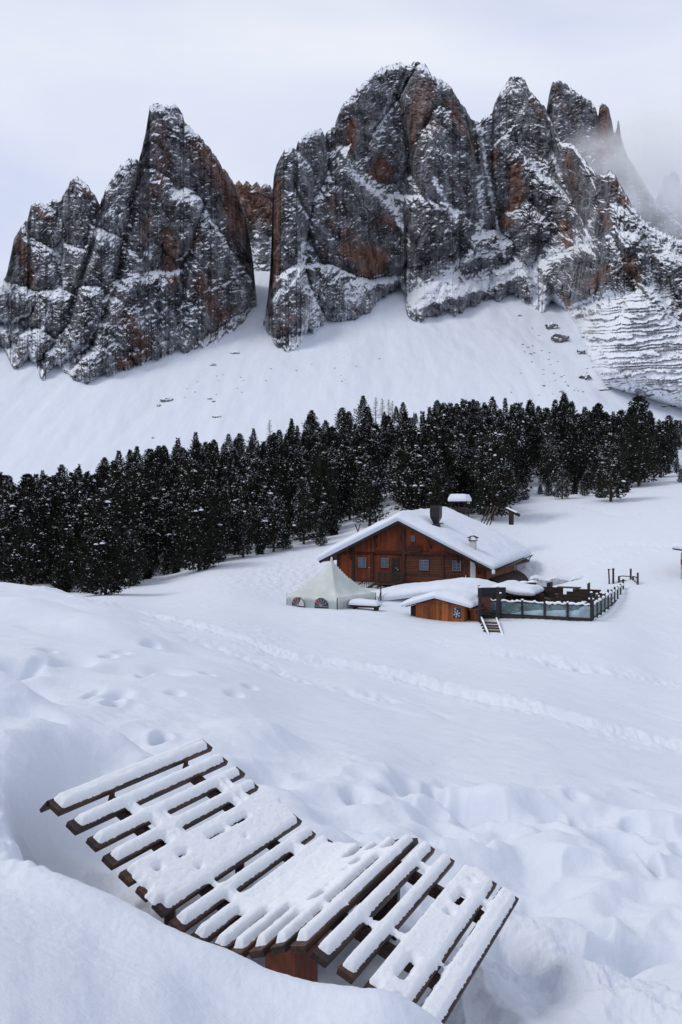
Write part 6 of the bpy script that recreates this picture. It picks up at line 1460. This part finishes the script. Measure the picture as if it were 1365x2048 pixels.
# profile as a smooth curve (upper faces of the slats)
ps = np.array([p[0] for p in PROF]); ph = np.array([p[1] for p in PROF])
arc = np.concatenate([[0], np.cumsum(np.hypot(np.diff(ps), np.diff(ph)))])
def prof(a):
    return np.interp(a, arc, ps), np.interp(a, arc, ph)
tang = []
for i in range(len(PROF)):
    j0, j1 = max(i - 1, 0), i
    if i == 0: j0, j1 = 0, 1
    t = np.array([ps[j1] - ps[j0], ph[j1] - ph[j0]]); tang.append(t / np.linalg.norm(t))
TH = .046
slat_w = []
for i in range(len(PROF)):
    gap = arc[i] - arc[i - 1] if i else .19
    wd = min(.108, gap - .030)
    if i == len(PROF) - 1: wd = .15
    if i == 0: wd = .135
    slat_w.append(wd)
    t = tang[i]; T3 = BS * t[0] + BU * t[1]; N3 = (T3.cross(BD)); N3 = N3 if N3.dot(BU) > 0 else -N3; N3.normalize()
    R = random.Random(i); d0 = R.uniform(-.012, .012); c0 = BP(ps[i], ph[i], d0); L1 = BL + R.uniform(-.012, .012)
    m = MB(); m.obox(c0 - T3 * wd / 2 + BD * L1 / 2 - N3 * TH / 2, T3 * wd / 2, BD * L1 / 2, N3 * TH / 2)
    m.build('slat', WOODB, lounger, bevel=.004)
# the two curved bearers under the slats, and the headrest bracket
for dd in (.53, 1.43):
    m = MB(); V = []; 
    for a in np.linspace(-.02, arc[-1] - .06, 70):
        s, h = prof(max(a, 0)); s2, h2 = prof(min(a + .02, arc[-1])); s1, h1 = prof(max(a - .02, 0))
        t = np.array([s2 - s1, h2 - h1]); t /= np.linalg.norm(t) + 1e-9; nn = np.array([-t[1], t[0]])
        for k, (off, w_) in enumerate(((-TH - .004, -.025), (-TH - .004, .025), (-TH - .09, .025), (-TH - .09, -.025))):
            V.append(BP(s + nn[0] * off, h + nn[1] * off, dd + w_))
    n = len(V) // 4
    fs = [(i * 4 + k, i * 4 + (k + 1) % 4, i * 4 + 4 + (k + 1) % 4, i * 4 + 4 + k) for i in range(n - 1) for k in range(4)] + [(0, 1, 2, 3), (n * 4 - 1, n * 4 - 2, n * 4 - 3, n * 4 - 4)]
    m.solid(V, fs); m.build('bearer', WOODB, lounger)
m = MB(); t = tang[0]; T3 = BS * t[0] + BU * t[1]
a0 = BP(ps[0], ph[0], 0) - T3 * slat_w[0]
m.prism([a0 + BD * -.005, a0 - BS * .075 - BU * .075 + BD * -.005, a0 - BS * .06 - BU * .10 + BD * -.005, a0 + T3 * .0 - BU * .045 + BD * -.005], BD * 1.79); m.build('headrest_board', WOODB, lounger, bevel=.004)
# middle box support and feet
m = MB(); c = BP(-2.52, -2.62, .03)
m.prism([BP(-2.70, -2.69, .16), BP(-2.47, -2.60, .16), BP(-2.47, -3.35, .16), BP(-2.66, -3.35, .16)], BD * .07); m.build('support', W_SUPPORT, lounger, bevel=.006)
m = MB(); m.prism([BP(-2.53, -2.62, .235), BP(-2.475, -2.605, .235), BP(-2.475, -3.35, .235), BP(-2.53, -3.35, .235)], BD * .22); m.build('support', W_SUPPORT, lounger)
m = MB(); m.prism([BP(-2.70, -2.69, 1.46), BP(-2.33, -2.59, 1.46), BP(-2.36, -3.35, 1.46), BP(-2.66, -3.35, 1.46)], BD * .06); m.build('support', WOODB, lounger, bevel=.006)
for s_, h_ in ((-3.75, -2.52),):
    for dd in (.53, 1.43): m = MB(); m.bar(BP(s_, h_ - .05, dd), BP(s_ + .02, -3.5, dd), .07); m.build('leg', WOODB, lounger)
# fresh snow: rounded pads on each slat, bridging where the gaps have filled
NA, ND = 620, 480
a = np.linspace(-.20, arc[-1] + .03, NA); d = np.linspace(-.03, BL + .03, ND)
Am, Dm = np.meshgrid(a, d, indexing='ij')
da, ddx = a[1] - a[0], d[1] - d[0]
slope_of = np.array([tang[i][1] for i in range(len(PROF))])
mask = np.zeros(Am.shape)
for i in range(len(PROF)):
    e1_, e0_ = arc[i] - .021, arc[i] - slat_w[i] + .008
    if i == 0: e0_, e1_ = -slat_w[0] + .006, -.016
    if i == len(PROF) - 1: e1_ = arc[i] - .022
    inner = (Am > e0_) & (Am < e1_) & (Dm > .055 + .012 * perlin(np.full(1, i * 3.3), np.zeros(1))[0]) & (Dm < BL - .05)
    mask = np.maximum(mask, inner * 1.0)
# bridges between slats: index of gap (right of slat i), strength along the slat length
def gapf(i, f0, f1, st=1.0):
    g0 = arc[i] - .03; g1 = arc[i + 1] - slat_w[i + 1] + .02
    m_ = (Am > g0) & (Am < g1)
    fl = (Dm / BL); w_ = sstep(f0 - .02, f0 + .02, fl) * (1 - sstep(f1 - .02, f1 + .02, fl))
    nz_ = .5 + .9 * fbm(Dm / .07, Am * 0 + i, 2, seed=60 + i)
    return m_ * w_ * st * np.clip(nz_ + (st - 1), 0, 1.2)
BR = [(1,.27,.33,1.1),(1,.80,.84,.8),(2,.13,.13,0),(2,.30,.42,1.2),(2,.78,.86,1.3),(3,.28,.40,1.2),(3,.76,.86,1.3),(3,.55,.62,.4),
      (4,.02,.10,1.4),(4,.14,.24,1.5),(4,.30,.44,1.5),(4,.56,.60,1.2),(4,.74,1.0,1.5),(5,.0,.26,1.5),(5,.29,.60,1.6),(5,.62,.98,1.6),
      (6,.27,.31,1.0),(7,.27,.33,1.3),(7,.76,.84,1.3),(8,.24,.94,1.8),(9,.30,.97,1.7),(10,.34,.80,1.5),(11,.26,.34,1.4),(11,.45,.7,1.2),(11,.78,.85,1.3),
      (12,.28,.32,1.1),(12,.78,.83,1.2),(13,.29,.32,1.1),(13,.80,.83,1.0),(14,.28,.33,1.2),(14,.79,.83,1.1),(15,.30,.34,1.1),(15,.77,.80,.8),
      (16,.0,.10,1.5),(16,.24,.56,1.6),(16,.60,.66,1.5),(16,.78,.86,1.5),(16,.88,1.0,1.4),(17,.27,.33,1.0),(17,.78,.84,1.0)]
for b_ in BR:
    if b_[3] > 0: mask = np.maximum(mask, gapf(*b_))
for i in (4, 5, 16):
    g0 = arc[i] - .03; g1 = arc[i + 1] - slat_w[i + 1] + .02; wob = .010 * fbm(Dm / .06, Dm * 0 + i, 2, seed=90)
    mask = np.maximum(mask, (((Am > g0) & (Am < g0 + .036 + wob)) | ((Am > g1 - .026 + wob) & (Am < g1))) * (Dm > .05) * (Dm < BL - .05) * .95)
def blur(M, r0, r1):
    for ax, r in ((0, r0), (1, r1)):
        k = np.hanning(2 * r + 3)[1:-1]; k /= k.sum()
        M = np.apply_along_axis(lambda v: np.convolve(v, k, 'same'), ax, M)
    return M
Bm = blur(np.clip(mask, 0, 1.0), max(1, int(.020 / da)), max(1, int(.034 / ddx)))
Bm = Bm + .17 * fbm(Am / .035, Dm / .05, 3, seed=70) * sstep(.02, .3, Bm) + .06 * fbm(Am / .010, Dm / .008, 2, seed=71)
tt = np.clip((Bm - .40) / .60, 0, 1)
Wd = blur(np.clip(mask, 0, 1.0), int(.038 / da), int(.045 / ddx))
H0 = .046
thick = H0 * (tt ** .50) * (.22 + 1.0 * np.clip(Wd, 0, 1)) * (1 + .12 * fbm(Am / .10, Dm / .16, 2, seed=72))
thick += .0022 * fbm(Am / .006, Dm / .006, 2, seed=73) * (tt > .02)
# snow slumps a little toward the slat edges where the surface tilts
ac = np.clip(Am[:, 0], 0, arc[-1]); s_, h_ = prof(ac)
ext = np.minimum(Am[:, 0], 0); s_ = s_ + ext * tang[0][0]; h_ = h_ + ext * tang[0][1]
ext = np.maximum(Am[:, 0] - arc[-1], 0); s_ = s_ + ext * tang[-1][0]; h_ = h_ + ext * tang[-1][1]
tx = np.gradient(s_); ty = np.gradient(h_); tl_ = np.hypot(tx, ty); nx, ny = -ty / tl_, tx / tl_
k = np.hanning(23)[1:-1]; k /= k.sum(); nx = np.convolve(np.pad(nx, 10, mode='edge'), k, 'valid'); ny = np.convolve(np.pad(ny, 10, mode='edge'), k, 'valid')
ux = .75 * nx; uy = .75 * ny + .25          # between normal and vertical
S_ = s_[:, None] + ux[:, None] * thick; Hh = h_[:, None] + uy[:, None] * thick
Sb = s_[:, None] + 0 * thick; Hb = h_[:, None] - .002 - 0 * thick
def to3(S, H, D): return np.stack([BS[k] * S + BU[k] * H + BD[k] * (BC + D) for k in range(3)], -1).reshape(-1, 3)
top = to3(S_, Hh, Dm); bot = to3(Sb, Hb, Dm)
keepv = tt > 0.0
kf = keepv[:-1, :-1] | keepv[1:, :-1] | keepv[:-1, 1:] | keepv[1:, 1:]
F = grid_faces(NA, ND)[kf.ravel()]
Fb = F[:, ::-1] + NA * ND
Vt = np.concatenate([top, bot]); Ft = np.concatenate([F, Fb])
used = np.unique(Ft); rem = np.full(len(Vt), -1); rem[used] = np.arange(len(used))
sn = put('snow_cover', mesh_np('snow_cover', Vt[used], rem[Ft], snow_cap, True), lounger); tag(sn, kind=None)
print('lounger', round(time.time() - T0, 1))
